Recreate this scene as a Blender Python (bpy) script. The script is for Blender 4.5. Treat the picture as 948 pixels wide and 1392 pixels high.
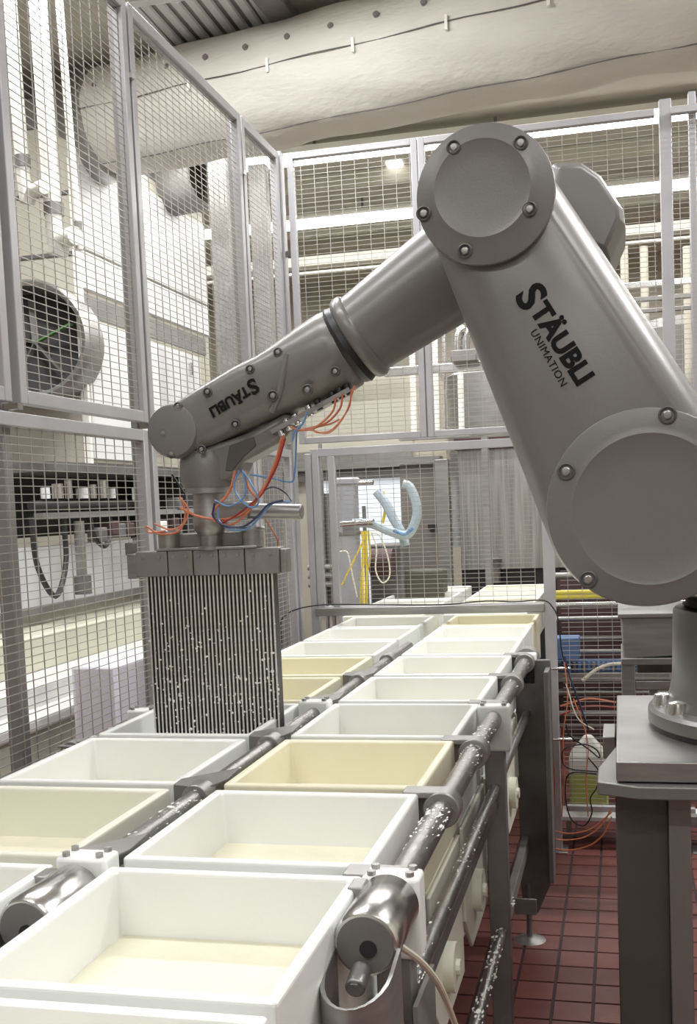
import bpy, math, random
from mathutils import Vector, Matrix
random.seed(7)
for o in list(bpy.data.objects): bpy.data.objects.remove(o)
scene = bpy.context.scene
COL = scene.collection
PI = math.pi

# ------------------------------------------------------------------ camera
F, YAW, PIT, ROL, PY = 1519.15, .240816, -.080034, .04199, 810.6
EYE = Vector((0, 0, 1.9))
BAS = Matrix.Rotation(YAW, 3, 'Z') @ Matrix.Rotation(PIT, 3, 'X') @ Matrix.Rotation(ROL, 3, 'Y')
cam_d = bpy.data.cameras.new('camera'); cam = bpy.data.objects.new('camera', cam_d); COL.objects.link(cam)
cam_d.sensor_fit = 'VERTICAL'; cam_d.sensor_height = 24; cam_d.lens = 24 * F / 1392
cam_d.shift_y = (PY - 696) / 1392; cam_d.clip_start = .02; cam_d.clip_end = 100
R_, U_, B_ = BAS.col[0], BAS.col[2], -BAS.col[1]
m = Matrix((R_, U_, B_)).transposed().to_4x4(); m.translation = EYE
cam.matrix_world = m
scene.camera = cam
def ray(x, y): return BAS @ Vector(((x - 474) / F, 1, -(y - PY) / F))
def aY(x, y, Y): r = ray(x, y); return EYE + r * (Y / r.y)
def aX(x, y, X): r = ray(x, y); return EYE + r * (X / r.x)
def aZ(x, y, z): r = ray(x, y); return EYE + r * ((z - 1.9) / r.z)

# ------------------------------------------------------------------ world, exposure
w = bpy.data.worlds.new('world'); scene.world = w; w.use_nodes = True
w.node_tree.nodes['Background'].inputs[0].default_value = (.9, .95, 1, 1)
w.node_tree.nodes['Background'].inputs[1].default_value = .2
scene.view_settings.view_transform = 'Standard'; scene.view_settings.look = 'None'
scene.view_settings.gamma = 1; scene.view_settings.use_curve_mapping = False
scene.view_settings.exposure = 0.14

def area(name, loc, sx, sy, power, col=(1, .985, .95), rot=(0, 0, 0)):
    d = bpy.data.lights.new(name, 'AREA'); d.shape = 'RECTANGLE'; d.size = sx; d.size_y = sy; d.energy = power; d.color = col
    o = bpy.data.objects.new(name, d); o.location = loc; o.rotation_euler = rot; COL.objects.link(o); return o
# ceiling fixtures' light (fixtures themselves are built below)
LAMPS = [(-2.2, 2.6), (1.6, 2.6), (-2.2, -.4), (1.6, -.4), (-2.6, 5.2), (2.6, 5.2), (0, -3)]
for i, (x, y) in enumerate(LAMPS):
    area('fixture_light', (x, y, 4.80), 2.4, .28, (125 if y > 5 else 50), (.985, .99, 1))
for y in (8.0, 10.4, 12.8):
    area('hall_light', (-1.0, y, 4.66), 7, .3, (175 if y < 9 else 115), (1, .99, .965))

# ------------------------------------------------------------------ materials
def mat(name, col, rough=.5, metal=0, noise=0, nscale=8, bump=0, bscale=60, stretch=None, col2=None, emit=None, sss=0, spec=None, coat=0, trans=0, alpha=1):
    m = bpy.data.materials.new(name); m.use_nodes = True; nt = m.node_tree; b = nt.nodes['Principled BSDF']
    b.inputs['Base Color'].default_value = (*col, 1); b.inputs['Roughness'].default_value = rough; b.inputs['Metallic'].default_value = metal
    if spec is not None: b.inputs['Specular IOR Level'].default_value = spec
    if coat: b.inputs['Coat Weight'].default_value = coat; b.inputs['Coat Roughness'].default_value = .25
    if sss: b.inputs['Subsurface Weight'].default_value = sss; b.inputs['Subsurface Radius'].default_value = (.02, .02, .015); b.inputs['Subsurface Scale'].default_value = .5
    if trans: b.inputs['Transmission Weight'].default_value = trans
    if emit: b.inputs['Emission Color'].default_value = (*emit[0], 1); b.inputs['Emission Strength'].default_value = emit[1]
    if noise or bump:
        tc = nt.nodes.new('ShaderNodeTexCoord'); mp = nt.nodes.new('ShaderNodeMapping'); nt.links.new(tc.outputs['Object'], mp.inputs[0])
        if stretch: mp.inputs['Scale'].default_value = stretch
    if noise:
        n = nt.nodes.new('ShaderNodeTexNoise'); n.inputs['Scale'].default_value = nscale; n.inputs['Detail'].default_value = 5
        nt.links.new(mp.outputs[0], n.inputs['Vector'])
        r = nt.nodes.new('ShaderNodeValToRGB'); r.color_ramp.elements[0].position = .3; r.color_ramp.elements[1].position = .7
        c2 = col2 or tuple(c * (1 - noise) for c in col)
        r.color_ramp.elements[0].color = (*c2, 1); r.color_ramp.elements[1].color = (*col, 1)
        nt.links.new(n.outputs['Fac'], r.inputs[0]); nt.links.new(r.outputs[0], b.inputs['Base Color'])
    if bump:
        n2 = nt.nodes.new('ShaderNodeTexNoise'); n2.inputs['Scale'].default_value = bscale; n2.inputs['Detail'].default_value = 3
        nt.links.new(mp.outputs[0], n2.inputs['Vector'])
        bp = nt.nodes.new('ShaderNodeBump'); bp.inputs['Strength'].default_value = bump; bp.inputs['Distance'].default_value = .01
        nt.links.new(n2.outputs['Fac'], bp.inputs['Height']); nt.links.new(bp.outputs[0], b.inputs['Normal'])
    return m
M = dict(
    paint=mat('robot_grey_paint', (.180, .175, .166), .34, 0, .06, 3, .04, 180, coat=.25),
    paint_dark=mat('robot_dark_paint', (.085, .082, .08), .5),
    text=mat('black_lettering', (.008, .008, .009), .6, spec=.15),
    rubber=mat('black_rubber', (.02, .02, .022), .45),
    steel=mat('brushed_steel', (.40, .395, .385), .38, .8, .22, 6, .05, 120, (1, 1, 8)),
    steel_dull=mat('dull_steel', (.28, .27, .26), .5, .45, .25, 7, .05, 90),
    steel_bright=mat('bright_steel', (.72, .71, .70), .22, 1, .15, 12),
    steel_dark=mat('dark_steel', (.19, .185, .185), .5, .4, .3, 9),
    steel_shaft=mat('worn_shaft_steel', (.42, .41, .40), .3, .9, .35, 30, .15, 160),
    fence=mat('fence_steel', (.47, .465, .485), .42, .3, .14, 5),
    wire=mat('fence_wire', (.42, .41, .38), .4, .4),
    ped_dark=mat('pedestal_dark_steel', (.125, .122, .115), .45, .5, .15, 5),
    ped=mat('pedestal_steel', (.27, .265, .255), .42, .5, .15, 5),
    tankgrey=mat('pale_tank_grey', (.40, .41, .45), .35, .1, .06, 4),
    post_grey=mat('grey_post', (.33, .32, .315), .45, .3, .15, 5),
    vat=mat('vat_cream', (.60, .59, .48), .45, 0, .05, 2),
    vatrim=mat('vat_rim_white', (.62, .62, .60), .4),
    olive=mat('olive_panel', (.07, .07, .05), .6),
    hdpe=mat('white_plastic', (.86, .875, .855), .33, 0, .03, 5, .03, 150, sss=.08, col2=(.83, .85, .82)),
    hdpe_y=mat('ivory_plastic', (.84, .80, .62), .36, 0, .05, 4, .03, 150, sss=.08, col2=(.81, .77, .57)),
    hdpe_m=mat('offwhite_plastic', (.82, .815, .71), .36, 0, .05, 4, .03, 150, sss=.08, col2=(.80, .80, .68)),
    cheese=mat('fresh_curd', (.80, .765, .60), .45, 0, .05, 14, .12, 90, sss=.1),
    curd=mat('curd_crumb', (.88, .87, .82), .5),
    wall=mat('beige_wall_panel', (.56, .535, .455), .55, 0, .06, 1.2),
    wall_l=mat('left_wall_panel', (.50, .48, .42), .55, 0, .05, 1.2),
    ceil=mat('ceiling_paint', (.58, .56, .49), .7, 0, .06, 1),
    beam=mat('ceiling_beam_paint', (.38, .355, .29), .7),
    cloth=mat('duct_fabric', (.66, .635, .575), .85, 0, .05, 4, .5, 14, (1, 1, 3)),
    grout=mat('dark_grout', (.035, .018, .018), .6),
    tile=mat('red_quarry_tile', (.165, .056, .048), .42, 0, .22, 9, .05, 60),
    ahu=mat('white_cabinet', (.74, .75, .76), .4, 0, .05, 2),
    ahu_beige=mat('beige_cabinet', (.50, .475, .40), .5, 0, .05, 2),
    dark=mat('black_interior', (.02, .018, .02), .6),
    brown=mat('dark_maroon', (.09, .045, .045), .6, 0, .3, 8),
    pipe=mat('white_pipe', (.86, .86, .80), .4),
    orange=mat('orange_hose', (.58, .19, .095), .4),
    blue=mat('blue_hose', (.12, .26, .50), .3),
    navy=mat('navy_hose', (.02, .03, .09), .3),
    hose_g=mat('grey_blue_hose', (.42, .50, .56), .4),
    yellow=mat('yellow_cable', (.75, .58, .05), .45),
    yellowpipe=mat('yellow_pipe', (.62, .52, .07), .45),
    red=mat('red_cable', (.30, .015, .02), .4),
    clear=mat('pale_tube', (.75, .72, .60), .35),
    black_c=mat('black_cable', (.015, .015, .018), .4),
    curtain=mat('streaked_steel_sheet', (.50, .49, .48), .35, .6, .45, 5, 0, 60, (9, 1, .35)),
    door=mat('grey_door_sheet', (.24, .225, .20), .5, .2, .2, 3),
    bluetray=mat('blue_plastic', (.10, .17, .33), .5),
    jugw=mat('white_bottle', (.82, .83, .80), .35, sss=.1),
    jugg=mat('green_liquid', (.42, .47, .13), .3),
    lamp=mat('lamp_tube', (1, 1, 1), .4, emit=((1, .99, .95), 6)),
    sky_w=mat('window_glow', (.8, .85, .9), .5, emit=((.85, .92, 1), .4)),
    green=mat('green_part', (.10, .22, .07), .5),
    lav=mat('pale_lilac_plastic', (.74, .72, .80), .45),
)

# ------------------------------------------------------------------ mesh builder
class MB:
    def __init__(s): s.v = []; s.f = []
    def add(s, vs, fs):
        n = len(s.v); s.v += [tuple(v) for v in vs]; s.f += [tuple(n + i for i in f) for f in fs]; return s
    def box(s, x0, x1, y0, y1, z0, z1, T=None):
        vs = [Vector((x, y, z)) for x in (x0, x1) for y in (y0, y1) for z in (z0, z1)]
        if T: vs = [T @ v for v in vs]
        return s.add(vs, [(0, 1, 3, 2), (4, 6, 7, 5), (0, 4, 5, 1), (2, 3, 7, 6), (0, 2, 6, 4), (1, 5, 7, 3)])
    def frame(s, a, b):
        d = (b - a).normalized(); u = d.cross(Vector((0, 0, 1)))
        if u.length < .01: u = Vector((1, 0, 0))
        u.normalize(); return d, u, u.cross(d)
    def cyl(s, a, b, r, r2=None, n=20, cap=True):
        a, b = Vector(a), Vector(b); r2 = r if r2 is None else r2; d, u, v = s.frame(a, b)
        vs = []
        for c, q in ((a, r), (b, r2)):
            vs += [c + (u * math.cos(2 * PI * i / n) + v * math.sin(2 * PI * i / n)) * q for i in range(n)]
        fs = [(i, (i + 1) % n, n + (i + 1) % n, n + i) for i in range(n)]
        if cap: fs += [tuple(range(n))[::-1], tuple(range(n, 2 * n))]
        return s.add(vs, fs)
    def lathe(s, a, d, prof, n=32, closed=True, cap=True):   # prof: list of (t along d, radius)
        a, d = Vector(a), Vector(d).normalized(); _, u, v = s.frame(a, a + d); vs = []
        for t, r in prof:
            vs += [a + d * t + (u * math.cos(2 * PI * i / n) + v * math.sin(2 * PI * i / n)) * r for i in range(n)]
        fs = []
        for k in range(len(prof) - 1):
            fs += [(k * n + i, k * n + (i + 1) % n, (k + 1) * n + (i + 1) % n, (k + 1) * n + i) for i in range(n)]
        if cap: fs += [tuple(range(n))[::-1], tuple(range((len(prof) - 1) * n, len(prof) * n))]
        return s.add(vs, fs)
    def bar(s, a, b, w_, h_=None, roll=0):     # square bar
        a, b = Vector(a), Vector(b); h_ = h_ or w_; d, u, v = s.frame(a, b)
        c, q = math.cos(roll), math.sin(roll); u, v = u * c + v * q, v * c - u * q
        vs = [p + u * sx * w_ / 2 + v * sz * h_ / 2 for p in (a, b) for sx, sz in ((-1, -1), (1, -1), (1, 1), (-1, 1))]
        return s.add(vs, [(0, 1, 5, 4), (1, 2, 6, 5), (2, 3, 7, 6), (3, 0, 4, 7), (3, 2, 1, 0), (4, 5, 6, 7)])
    def tube(s, pts, r, n=8, sub=6, rf=None):
        P = [Vector(p) for p in pts]
        if sub > 1 and len(P) > 2:
            Q = []; E_ = [P[0] * 2 - P[1]] + P + [P[-1] * 2 - P[-2]]
            for i in range(1, len(E_) - 2):
                for k in range(sub):
                    t = k / sub; a, b, c, d = E_[i - 1:i + 3]
                    Q.append(.5 * ((2 * b) + (c - a) * t + (2 * a - 5 * b + 4 * c - d) * t * t + (3 * b - a - 3 * c + d) * t ** 3))
            Q.append(P[-1]); P = Q
        u = None; vs = []
        for i, p in enumerate(P):
            d = (P[min(i + 1, len(P) - 1)] - P[max(i - 1, 0)]).normalized()
            if u is None:
                u = d.cross(Vector((0, 0, 1)))
                if u.length < .05: u = d.cross(Vector((1, 0, 0)))
            u = (u - d * u.dot(d)).normalized(); v = d.cross(u)
            rr = rf(i / (len(P) - 1)) if rf else r
            vs += [p + (u * math.cos(2 * PI * k / n) + v * math.sin(2 * PI * k / n)) * rr for k in range(n)]
        fs = [(j * n + k, j * n + (k + 1) % n, (j + 1) * n + (k + 1) % n, (j + 1) * n + k) for j in range(len(P) - 1) for k in range(n)]
        fs += [tuple(range(n))[::-1], tuple(range((len(P) - 1) * n, len(P) * n))]
        return s.add(vs, fs)
    def prism(s, pts, d, T=None):       # pts: 3-D polygon, extruded by vector d
        P = [Vector(p) for p in pts]; d = Vector(d); n = len(P)
        vs = P + [p + d for p in P]
        if T: vs = [T @ v for v in vs]
        return s.add(vs, [tuple(range(n)), tuple(range(n, 2 * n))[::-1]] + [(i, n + i, n + (i + 1) % n, (i + 1) % n) for i in range(n)])
    def loft(s, rings, cap=True):
        n = len(rings[0]); vs = [p for r in rings for p in r]
        fs = [(k * n + i, k * n + (i + 1) % n, (k + 1) * n + (i + 1) % n, (k + 1) * n + i) for k in range(len(rings) - 1) for i in range(n)]
        if cap: fs += [tuple(range(n))[::-1], tuple(range((len(rings) - 1) * n, len(rings) * n))]
        return s.add(vs, fs)
    def ball(s, c, r, n=8, m_=5, sc=(1, 1, 1)):
        c = Vector(c); vs = [c + Vector((0, 0, r * sc[2]))]
        for j in range(1, m_):
            a = PI * j / m_
            vs += [c + Vector((r * sc[0] * math.sin(a) * math.cos(2 * PI * i / n), r * sc[1] * math.sin(a) * math.sin(2 * PI * i / n), r * sc[2] * math.cos(a))) for i in range(n)]
        vs.append(c - Vector((0, 0, r * sc[2]))); L = len(vs) - 1
        fs = [(0, 1 + i, 1 + (i + 1) % n) for i in range(n)]
        for j in range(m_ - 2): fs += [(1 + j * n + i, 1 + (j + 1) * n + i, 1 + (j + 1) * n + (i + 1) % n, 1 + j * n + (i + 1) % n) for i in range(n)]
        fs += [(L, 1 + (m_ - 2) * n + (i + 1) % n, 1 + (m_ - 2) * n + i) for i in range(n)]
        return s.add(vs, fs)
    def mesh(s, name, m_, smooth=35):
        me = bpy.data.meshes.new(name); me.from_pydata(s.v, [], s.f); me.materials.append(M[m_] if isinstance(m_, str) else m_)
        me.validate()
        import bmesh
        bm = bmesh.new(); bm.from_mesh(me); bmesh.ops.recalc_face_normals(bm, faces=bm.faces); bm.to_mesh(me); bm.free()
        if smooth:
            me.polygons.foreach_set('use_smooth', [True] * len(me.polygons)); me.set_sharp_from_angle(angle=math.radians(smooth))
        return me
    def obj(s, name, m_, parent=None, bevel=0, seg=2, smooth=35, label=None, cat=None, group=None, kind=None, sub=0):
        o = bpy.data.objects.new(name, s.mesh(name, m_, smooth)); COL.objects.link(o); o.parent = parent
        if bevel:
            b = o.modifiers.new('bevel', 'BEVEL'); b.width = bevel; b.segments = seg; b.limit_method = 'ANGLE'; b.angle_limit = math.radians(40)
            b.harden_normals = False
        if sub: q = o.modifiers.new('sub', 'SUBSURF'); q.levels = sub; q.render_levels = sub
        tag(o, label, cat, group, kind); return o
def tag(o, label=None, cat=None, group=None, kind=None):
    if label: o['label'] = label
    if cat: o['category'] = cat
    if group: o['group'] = group
    if kind: o['kind'] = kind
    return o
def thing(name, label, cat, group=None, loc=(0, 0, 0)):
    o = bpy.data.objects.new(name, None); o.empty_display_size = .1; o.location = loc; COL.objects.link(o); return tag(o, label, cat, group)
def dup(o, parent=None):
    c = o.copy(); COL.objects.link(c); c.parent = parent
    for ch in o.children: dup(ch, c)
    return c
def like(o, name_obj, T, parent):      # copy sharing mesh data
    c = o.copy(); COL.objects.link(c); c.parent = parent; c.matrix_local = T; return c

# ================================================================== SETTING
CZ = 4.95
fl = MB().box(-6.5, 5, -5, 15, -.12, -.006).obj('floor', 'grout', smooth=0, kind='structure')
# procedural tile pattern for the floor beyond the modelled tiles
ft = bpy.data.materials.new('floor_tiles_far'); ft.use_nodes = True; nt = ft.node_tree; bs = nt.nodes['Principled BSDF']
tc = nt.nodes.new('ShaderNodeTexCoord'); br = nt.nodes.new('ShaderNodeTexBrick'); br.offset = 0; br.inputs['Scale'].default_value = 1
br.inputs['Brick Width'].default_value = .149; br.inputs['Row Height'].default_value = .161; br.inputs['Mortar Size'].default_value = .004
br.inputs['Color1'].default_value = (.165, .056, .048, 1); br.inputs['Color2'].default_value = (.15, .052, .045, 1); br.inputs['Mortar'].default_value = (.035, .018, .018, 1)
mp = nt.nodes.new('ShaderNodeMapping'); nt.links.new(tc.outputs['Object'], mp.inputs[0]); nt.links.new(mp.outputs[0], br.inputs[0]); nt.links.new(br.outputs[0], bs.inputs['Base Color'])
bs.inputs['Roughness'].default_value = .35
fl.data.materials[0] = ft
TX0, TY0, TW, TH = -.436, 4.156, .149, .161
tmeshes = []
for k in range(6):
    mb = MB(); a = .0035; b = .0065; hx, hy = TW / 2, TH / 2; t = random.uniform(-.0006, .0006)
    vs = [(-hx + a, -hy + a, -.012), (hx - a, -hy + a, -.012), (hx - a, hy - a, -.012), (-hx + a, hy - a, -.012),
          (-hx + b, -hy + b, t), (hx - b, -hy + b, -t), (hx - b, hy - b, t), (-hx + b, hy - b, -t)]
    mb.add(vs, [(0, 1, 5, 4), (1, 2, 6, 5), (2, 3, 7, 6), (3, 0, 4, 7), (4, 5, 6, 7)])
    tm = bpy.data.materials.new('tile_%d' % k); tmm = M['tile'].copy(); cr = [n for n in tmm.node_tree.nodes if n.type == 'VALTORGB'][0]
    s_ = .86 + .06 * k
    for e in cr.color_ramp.elements: e.color = (e.color[0] * s_, e.color[1] * s_, e.color[2] * s_, 1)
    tmeshes.append(mb.mesh('floor_tile', tmm, 0))
for i in range(-3, 8):
    for j in range(-4, 16):
        o = bpy.data.objects.new('floor_tile', random.choice(tmeshes)); COL.objects.link(o); o.parent = fl
        o.location = (TX0 + TW * (i + .5), TY0 + TH * (j + .5), 0)
MB().box(TX0 - 3 * TW, TX0 + 8 * TW, TY0 - 4 * TH, TY0 + 16 * TH, -.01, -.0045).obj('grout_bed', 'grout', fl, smooth=0)
MB().box(-6.5, 5, 15, 15.1, 0, CZ).obj('wall_back', 'wall', smooth=0, kind='structure')
MB().box(-6.6, -6.5, -5, 15, 0, CZ).obj('wall_left', 'wall_l', smooth=0, kind='structure')
MB().box(5, 5.1, -5, 15, 0, CZ).obj('wall_right', 'wall', smooth=0, kind='structure')
MB().box(-6.5, 5, -5.1, -5, 0, CZ).obj('wall_front', 'wall', smooth=0, kind='structure')
MB().box(-6.6, 5.1, -5.1, 15.1, CZ, CZ + .1).obj('ceiling', 'ceil', smooth=0, kind='structure')

# ceiling beams
for n, (y, h) in enumerate(((10.2, .16), (11.7, .20), (13.4, .24))):
    MB().box(-6.5, 5, y, y + .35, CZ - h, CZ).obj('ceiling_beam', 'beam', bevel=.01,
        label='dark beige beam under the hall ceiling, %s behind the fence' % ('nearest', 'middle one', 'farthest')[n], cat='ceiling beam')
# dark channel crossing the ceiling beside the vent
a, b = aZ(352, -20, CZ - .05), aZ(415, 60, CZ - .05)
d = (b - a); MB().bar(a - d * .6, b + d * .3, .16, .06).obj('ceiling_channel', 'steel_dull', bevel=.004, label='dark metal channel fixed to the ceiling beside the louvred vent', cat='channel')

# louvred vent
vt = thing('ceiling_vent', 'grey louvred vent set in the beige ceiling above the fabric duct', 'vent')
c0, c1, c2, c3 = [aZ(*q, CZ - .012) for q in ((188, 10), (240, 66), (372, 49), (322, -8))]
ux = (c2 - c1); uy = (c0 - c1)
def vp(s, t, dz=0): return c1 + ux * s + uy * t + Vector((0, 0, dz))
fr = MB()
for q in (((-.08, -.10), (1.08, -.10), (1.08, 0), (-.08, 0)), ((-.08, 1), (1.08, 1), (1.08, 1.1), (-.08, 1.1)), ((-.08, 0), (0, 0), (0, 1), (-.08, 1)), ((1, 0), (1.08, 0), (1.08, 1), (1, 1))):
    fr.prism([vp(*p) for p in q], (0, 0, .012))
fr.obj('vent_frame', 'ahu', vt, bevel=.002)
for k in range(7):
    s0 = k / 7
    MB().add([vp(s0 + .02, 0, 0), vp(s0 + .10, 0, -.008), vp(s0 + .115, 0, .006), vp(s0 + .02, 1, 0), vp(s0 + .10, 1, -.008), vp(s0 + .115, 1, .006)],
             [(0, 1, 4, 3), (1, 2, 5, 4), (2, 0, 3, 5), (0, 2, 1), (3, 4, 5)]).obj('louvre', 'ahu', vt)
MB().prism([vp(0, 0, .01), vp(1, 0, .01), vp(1, 1, .01), vp(0, 1, .01)], (0, 0, .002)).obj('vent_backing', 'steel', vt)

# fluorescent strips
def strip(x0, x1, y, z, label, group=None, w_=.16, gap=1.5):
    t = thing('strip_light', label, 'strip light', group)
    MB().box(x0, x1, y - w_ / 2 - .03, y + w_ / 2 + .03, z, z + .048).obj('housing', 'pipe', t, bevel=.005)
    MB().box(x0 + .01, x1 - .01, y - w_ / 2, y + w_ / 2, z - .06, z).obj('diffuser', 'lamp', t, bevel=.02)
    k = x0 + .4
    while k < x1 and z < 4.9:
        MB().cyl((k, y, z + .05), (k, y, CZ), .012, n=8).obj('hanger', 'steel_dull', t); k += gap
    return t
strip(-5.8, 4.4, 9.25, 4.83, 'long glowing strip light nearest behind the wire fence, close under the top fence rail')
strip(-5.8, 4.4, 11.02, 4.75, 'long glowing strip light farther back, crossing the middle of the upper wire panels')
for i, (x, y) in enumerate(LAMPS):
    strip(x - 1.2, x + 1.2, y, 4.90, 'ceiling strip light above the picture, %s' % ['left over the moulds', 'right over the pedestal', 'left behind the viewer', 'right behind the viewer', 'left above the fabric duct', 'right above the fabric duct', 'farthest behind the viewer'][i])
# small distant light panel
MB().prism([aZ(*q, CZ - .01) for q in ((525, 221), (545, 218), (550, 228), (528, 231))], (0, 0, .008)).obj('light_panel', 'lamp', label='small square light panel in the far ceiling left of the robot elbow', cat='light panel')

# ================================================================== FABRIC DUCT
du = thing('fabric_duct', 'cream fabric air duct sagging across the room under the ceiling', 'air duct')
DL, DR = Vector((-3.32, 7.35, 4.60)), Vector((2.9, 5.68, 4.44))
dd = (DR - DL).normalized(); dl = (DR - DL).length; du_u = dd.cross(Vector((0, 0, 1))).normalized(); du_v = Vector((0, 0, 1))
rings = []; n = 48; NS = 90
for k in range(NS + 1):
    t = k / NS; c = DL + dd * dl * t; sag = .012 * math.sin(t * 23) ** 2; ring = []
    for i in range(n):
        a = 2 * PI * i / n; rr = .36 + .004 * math.sin(9 * a + t * 40) + .005 * math.sin(t * 61 + 2 * a) - .006 * (abs(math.sin(t * 14)) < .1) * (1 if a > PI else 0)
        ring.append(c + (du_u * math.cos(a) + du_v * math.sin(a)) * rr - du_v * sag)
    rings.append(ring)
MB().loft(rings).obj('fabric_tube', 'cloth', du, smooth=60)
def dpt(t, ang, r=.363): c = DL + dd * dl * t; a = math.radians(ang); return c + (du_u * math.cos(a) + du_v * math.sin(a)) * r
for ang, tt in ((-2, 1), (-62, 1)):
    MB().tube([dpt(k / 40, ang, .364) - du_v * .012 * math.sin(k / 40 * 23) ** 2 for k in range(41)], .0035, 6, 1).obj('seam_cord', 'steel_dark', du)
for k in range(22):
    MB().cyl(dpt(.02 + k * .046, 20, .355), dpt(.02 + k * .046, 20, .372), .018, n=12).obj('grommet', 'steel_dull', du)
for k in range(11):
    p = dpt(.05 + k * .09, -2, .37)
    MB().box(-.008, .008, -.008, .008, -.05, .03, Matrix.Translation(p)).obj('hook', 'pipe', du)
MB().lathe(DL - dd * .30, dd, [(0, .33), (.0, .385), (.30, .385), (.31, .36)], 40).obj('end_collar', 'steel', du)

# ================================================================== AIR HANDLING CABINET (left, behind the fence)
X1, YF, YB = -3.5, 7.05, 9.5
ah = thing('air_handling_cabinet', 'large white and beige air handling cabinet behind the left wire fence', 'cabinet')
MB().box(-6.2, X1 - .01, YF + .01, YB, 2.27, 4.52).obj('cabinet_body', 'ahu_beige', ah, bevel=.01)
# side panels facing the cell
def side_panel(y0, y1, z0, z1, nm='side_panel', m_='ahu', dx=0): MB().box(X1 - .01, X1 + .012 + dx, y0, y1, z0, z1).obj(nm, m_, ah, bevel=.004)
side_panel(YF + .02, YB - .02, 3.72, 4.40); side_panel(YF + .02, YB - .02, 3.45, 3.70); side_panel(YF + .04, 7.75, 2.30, 3.25); side_panel(7.82, YB - .35, 2.42, 3.22, 'access_door', 'ahu', .02)
side_panel(YF + .02, YB - .1, 3.27, 3.42, 'dark_slot', 'steel_dull', -.014)
MB().cyl((X1 + .04, 7.9, 3.15), (X1 + .04, 7.9, 3.05), .015).obj('door_latch', 'steel_bright', ah); MB().cyl((X1 + .04, 8.9, 3.15), (X1 + .04, 8.9, 3.05), .015).obj('door_latch', 'steel_bright', ah)
MB().box(X1 - .012, X1 + .02, 7.84, 7.87, 2.42, 3.22).obj('door_edge', 'pipe', ah)
# front seams / trims
for z in (4.08, 3.68): MB().box(-6.2, X1, YF - .005, YF + .01, z - .012, z + .012).obj('panel_seam', 'steel_dark', ah)
MB().box(X1 - .04, X1 + .01, YF - .012, YF + .02, 2.25, 4.30).obj('corner_trim', 'pipe', ah)
MB().box(-6.2, X1 - .02, YF, YB - .4, 4.52, 4.72).obj('top_section', 'steel_dull', ah, bevel=.01)
# round fan outlet on the front
c = aY(22, 462, YF - .35)
fo = thing('fan_outlet', 'round steel fan outlet with dark opening on the beige cabinet front', 'fan outlet')
MB().lathe((c.x, YF, c.z), (0.25, -1, 0), [(0, .42), (.25, .40), (.34, .385), (.36, .37), (.34, .345), (.1, .33)], 40, cap=False).obj('outlet_ring', 'steel', fo)
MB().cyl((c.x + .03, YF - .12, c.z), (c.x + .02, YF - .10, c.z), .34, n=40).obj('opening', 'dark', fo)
for k in range(5):
    a = k * 2 * PI / 5 + .4; MB().bar((c.x + .04, YF - .17, c.z), (c.x + .04 + .28 * math.cos(a), YF - .15, c.z + .28 * math.sin(a)), .05, .01).obj('fan_blade', 'green' if k == 0 else 'steel_dark', fo)
# dark duct mouth on the side
p = aX(243, 262, X1 + .02)
dm = thing('duct_mouth', 'short steel duct with a black opening on the cabinet side below the fabric duct', 'duct')
MB().lathe((X1 + .0, p.y - .15, p.z + .05), (1, -.25, 0), [(0, .27), (.36, .27), (.37, .255), (.36, .24), (.05, .23)], 36, cap=False).obj('duct_collar', 'steel_dull', dm)
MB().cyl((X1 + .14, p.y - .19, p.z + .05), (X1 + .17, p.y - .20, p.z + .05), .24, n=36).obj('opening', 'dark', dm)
# hanging white pipes
for (xa, ya, xb, yb, nm) in ((12, -20, 33, 250, 'leftmost short white vent pipe hanging in front of the beige cabinet'), (50, -20, 75, 315, 'middle wide white vent pipe with an elbow hanging before the beige cabinet'),
                             (84, 45, 108, 340, 'narrow white pipe running down the cabinet corner')):
    a, b = aY(xa, ya, 5.3), aY(xb, yb, 5.3); a = a + (a - b) * .15; r = .046 if 'wide' in nm else (.035 if 'short' in nm else .02)
    t = thing('vent_pipe', nm, 'pipe')
    MB().tube([a, b, b + Vector((.05, -.02, -.045)), b + Vector((.15, -.08, -.05))] if r > .03 else [a, b], r, 14, 4).obj('pipe_run', 'pipe', t)
    MB().cyl(b + Vector((0, 0, .08)), b + Vector((0, 0, .14)), r * 1.12).obj('pipe_clamp', 'steel_dull', t)

# ================================================================== MACHINE UNDER THE CABINET
mc = thing('filling_machine', 'open machine bay with dark interior, valves and cables behind the left lower fence', 'machine')
XM = -3.45
yb0, yb1 = 6.4, 8.6
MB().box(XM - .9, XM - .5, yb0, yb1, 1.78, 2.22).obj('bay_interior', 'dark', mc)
MB().box(XM - .6, XM + .02, yb0, YB, 2.2, 2.26).obj('bay_roof', 'steel_dark', mc)
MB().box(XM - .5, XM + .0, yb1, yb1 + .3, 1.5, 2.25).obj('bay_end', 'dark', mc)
MB().box(XM - .03, XM + .03, 6.2, 8.9, 1.90, 1.94).obj('cross_rail', 'steel', mc)
MB().box(XM - .03, XM + .03, 7.6, 8.9, 1.70, 1.74).obj('cross_rail', 'steel', mc)
MB().cyl((XM - .1, 6.3, 1.99), (XM - .1, 7.8, 1.99), .03).obj('manifold_pipe', 'rubber', mc)
for k in range(7):
    y = 6.45 + k * .15 + .05 * (k > 2); MB().cyl((XM - .08, y, 2.03), (XM - .08, y, 2.10 + .025 * (k % 3)), .03 + .012 * (k % 2), n=14).obj('valve', 'steel_bright' if k % 3 else 'ahu', mc)
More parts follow.
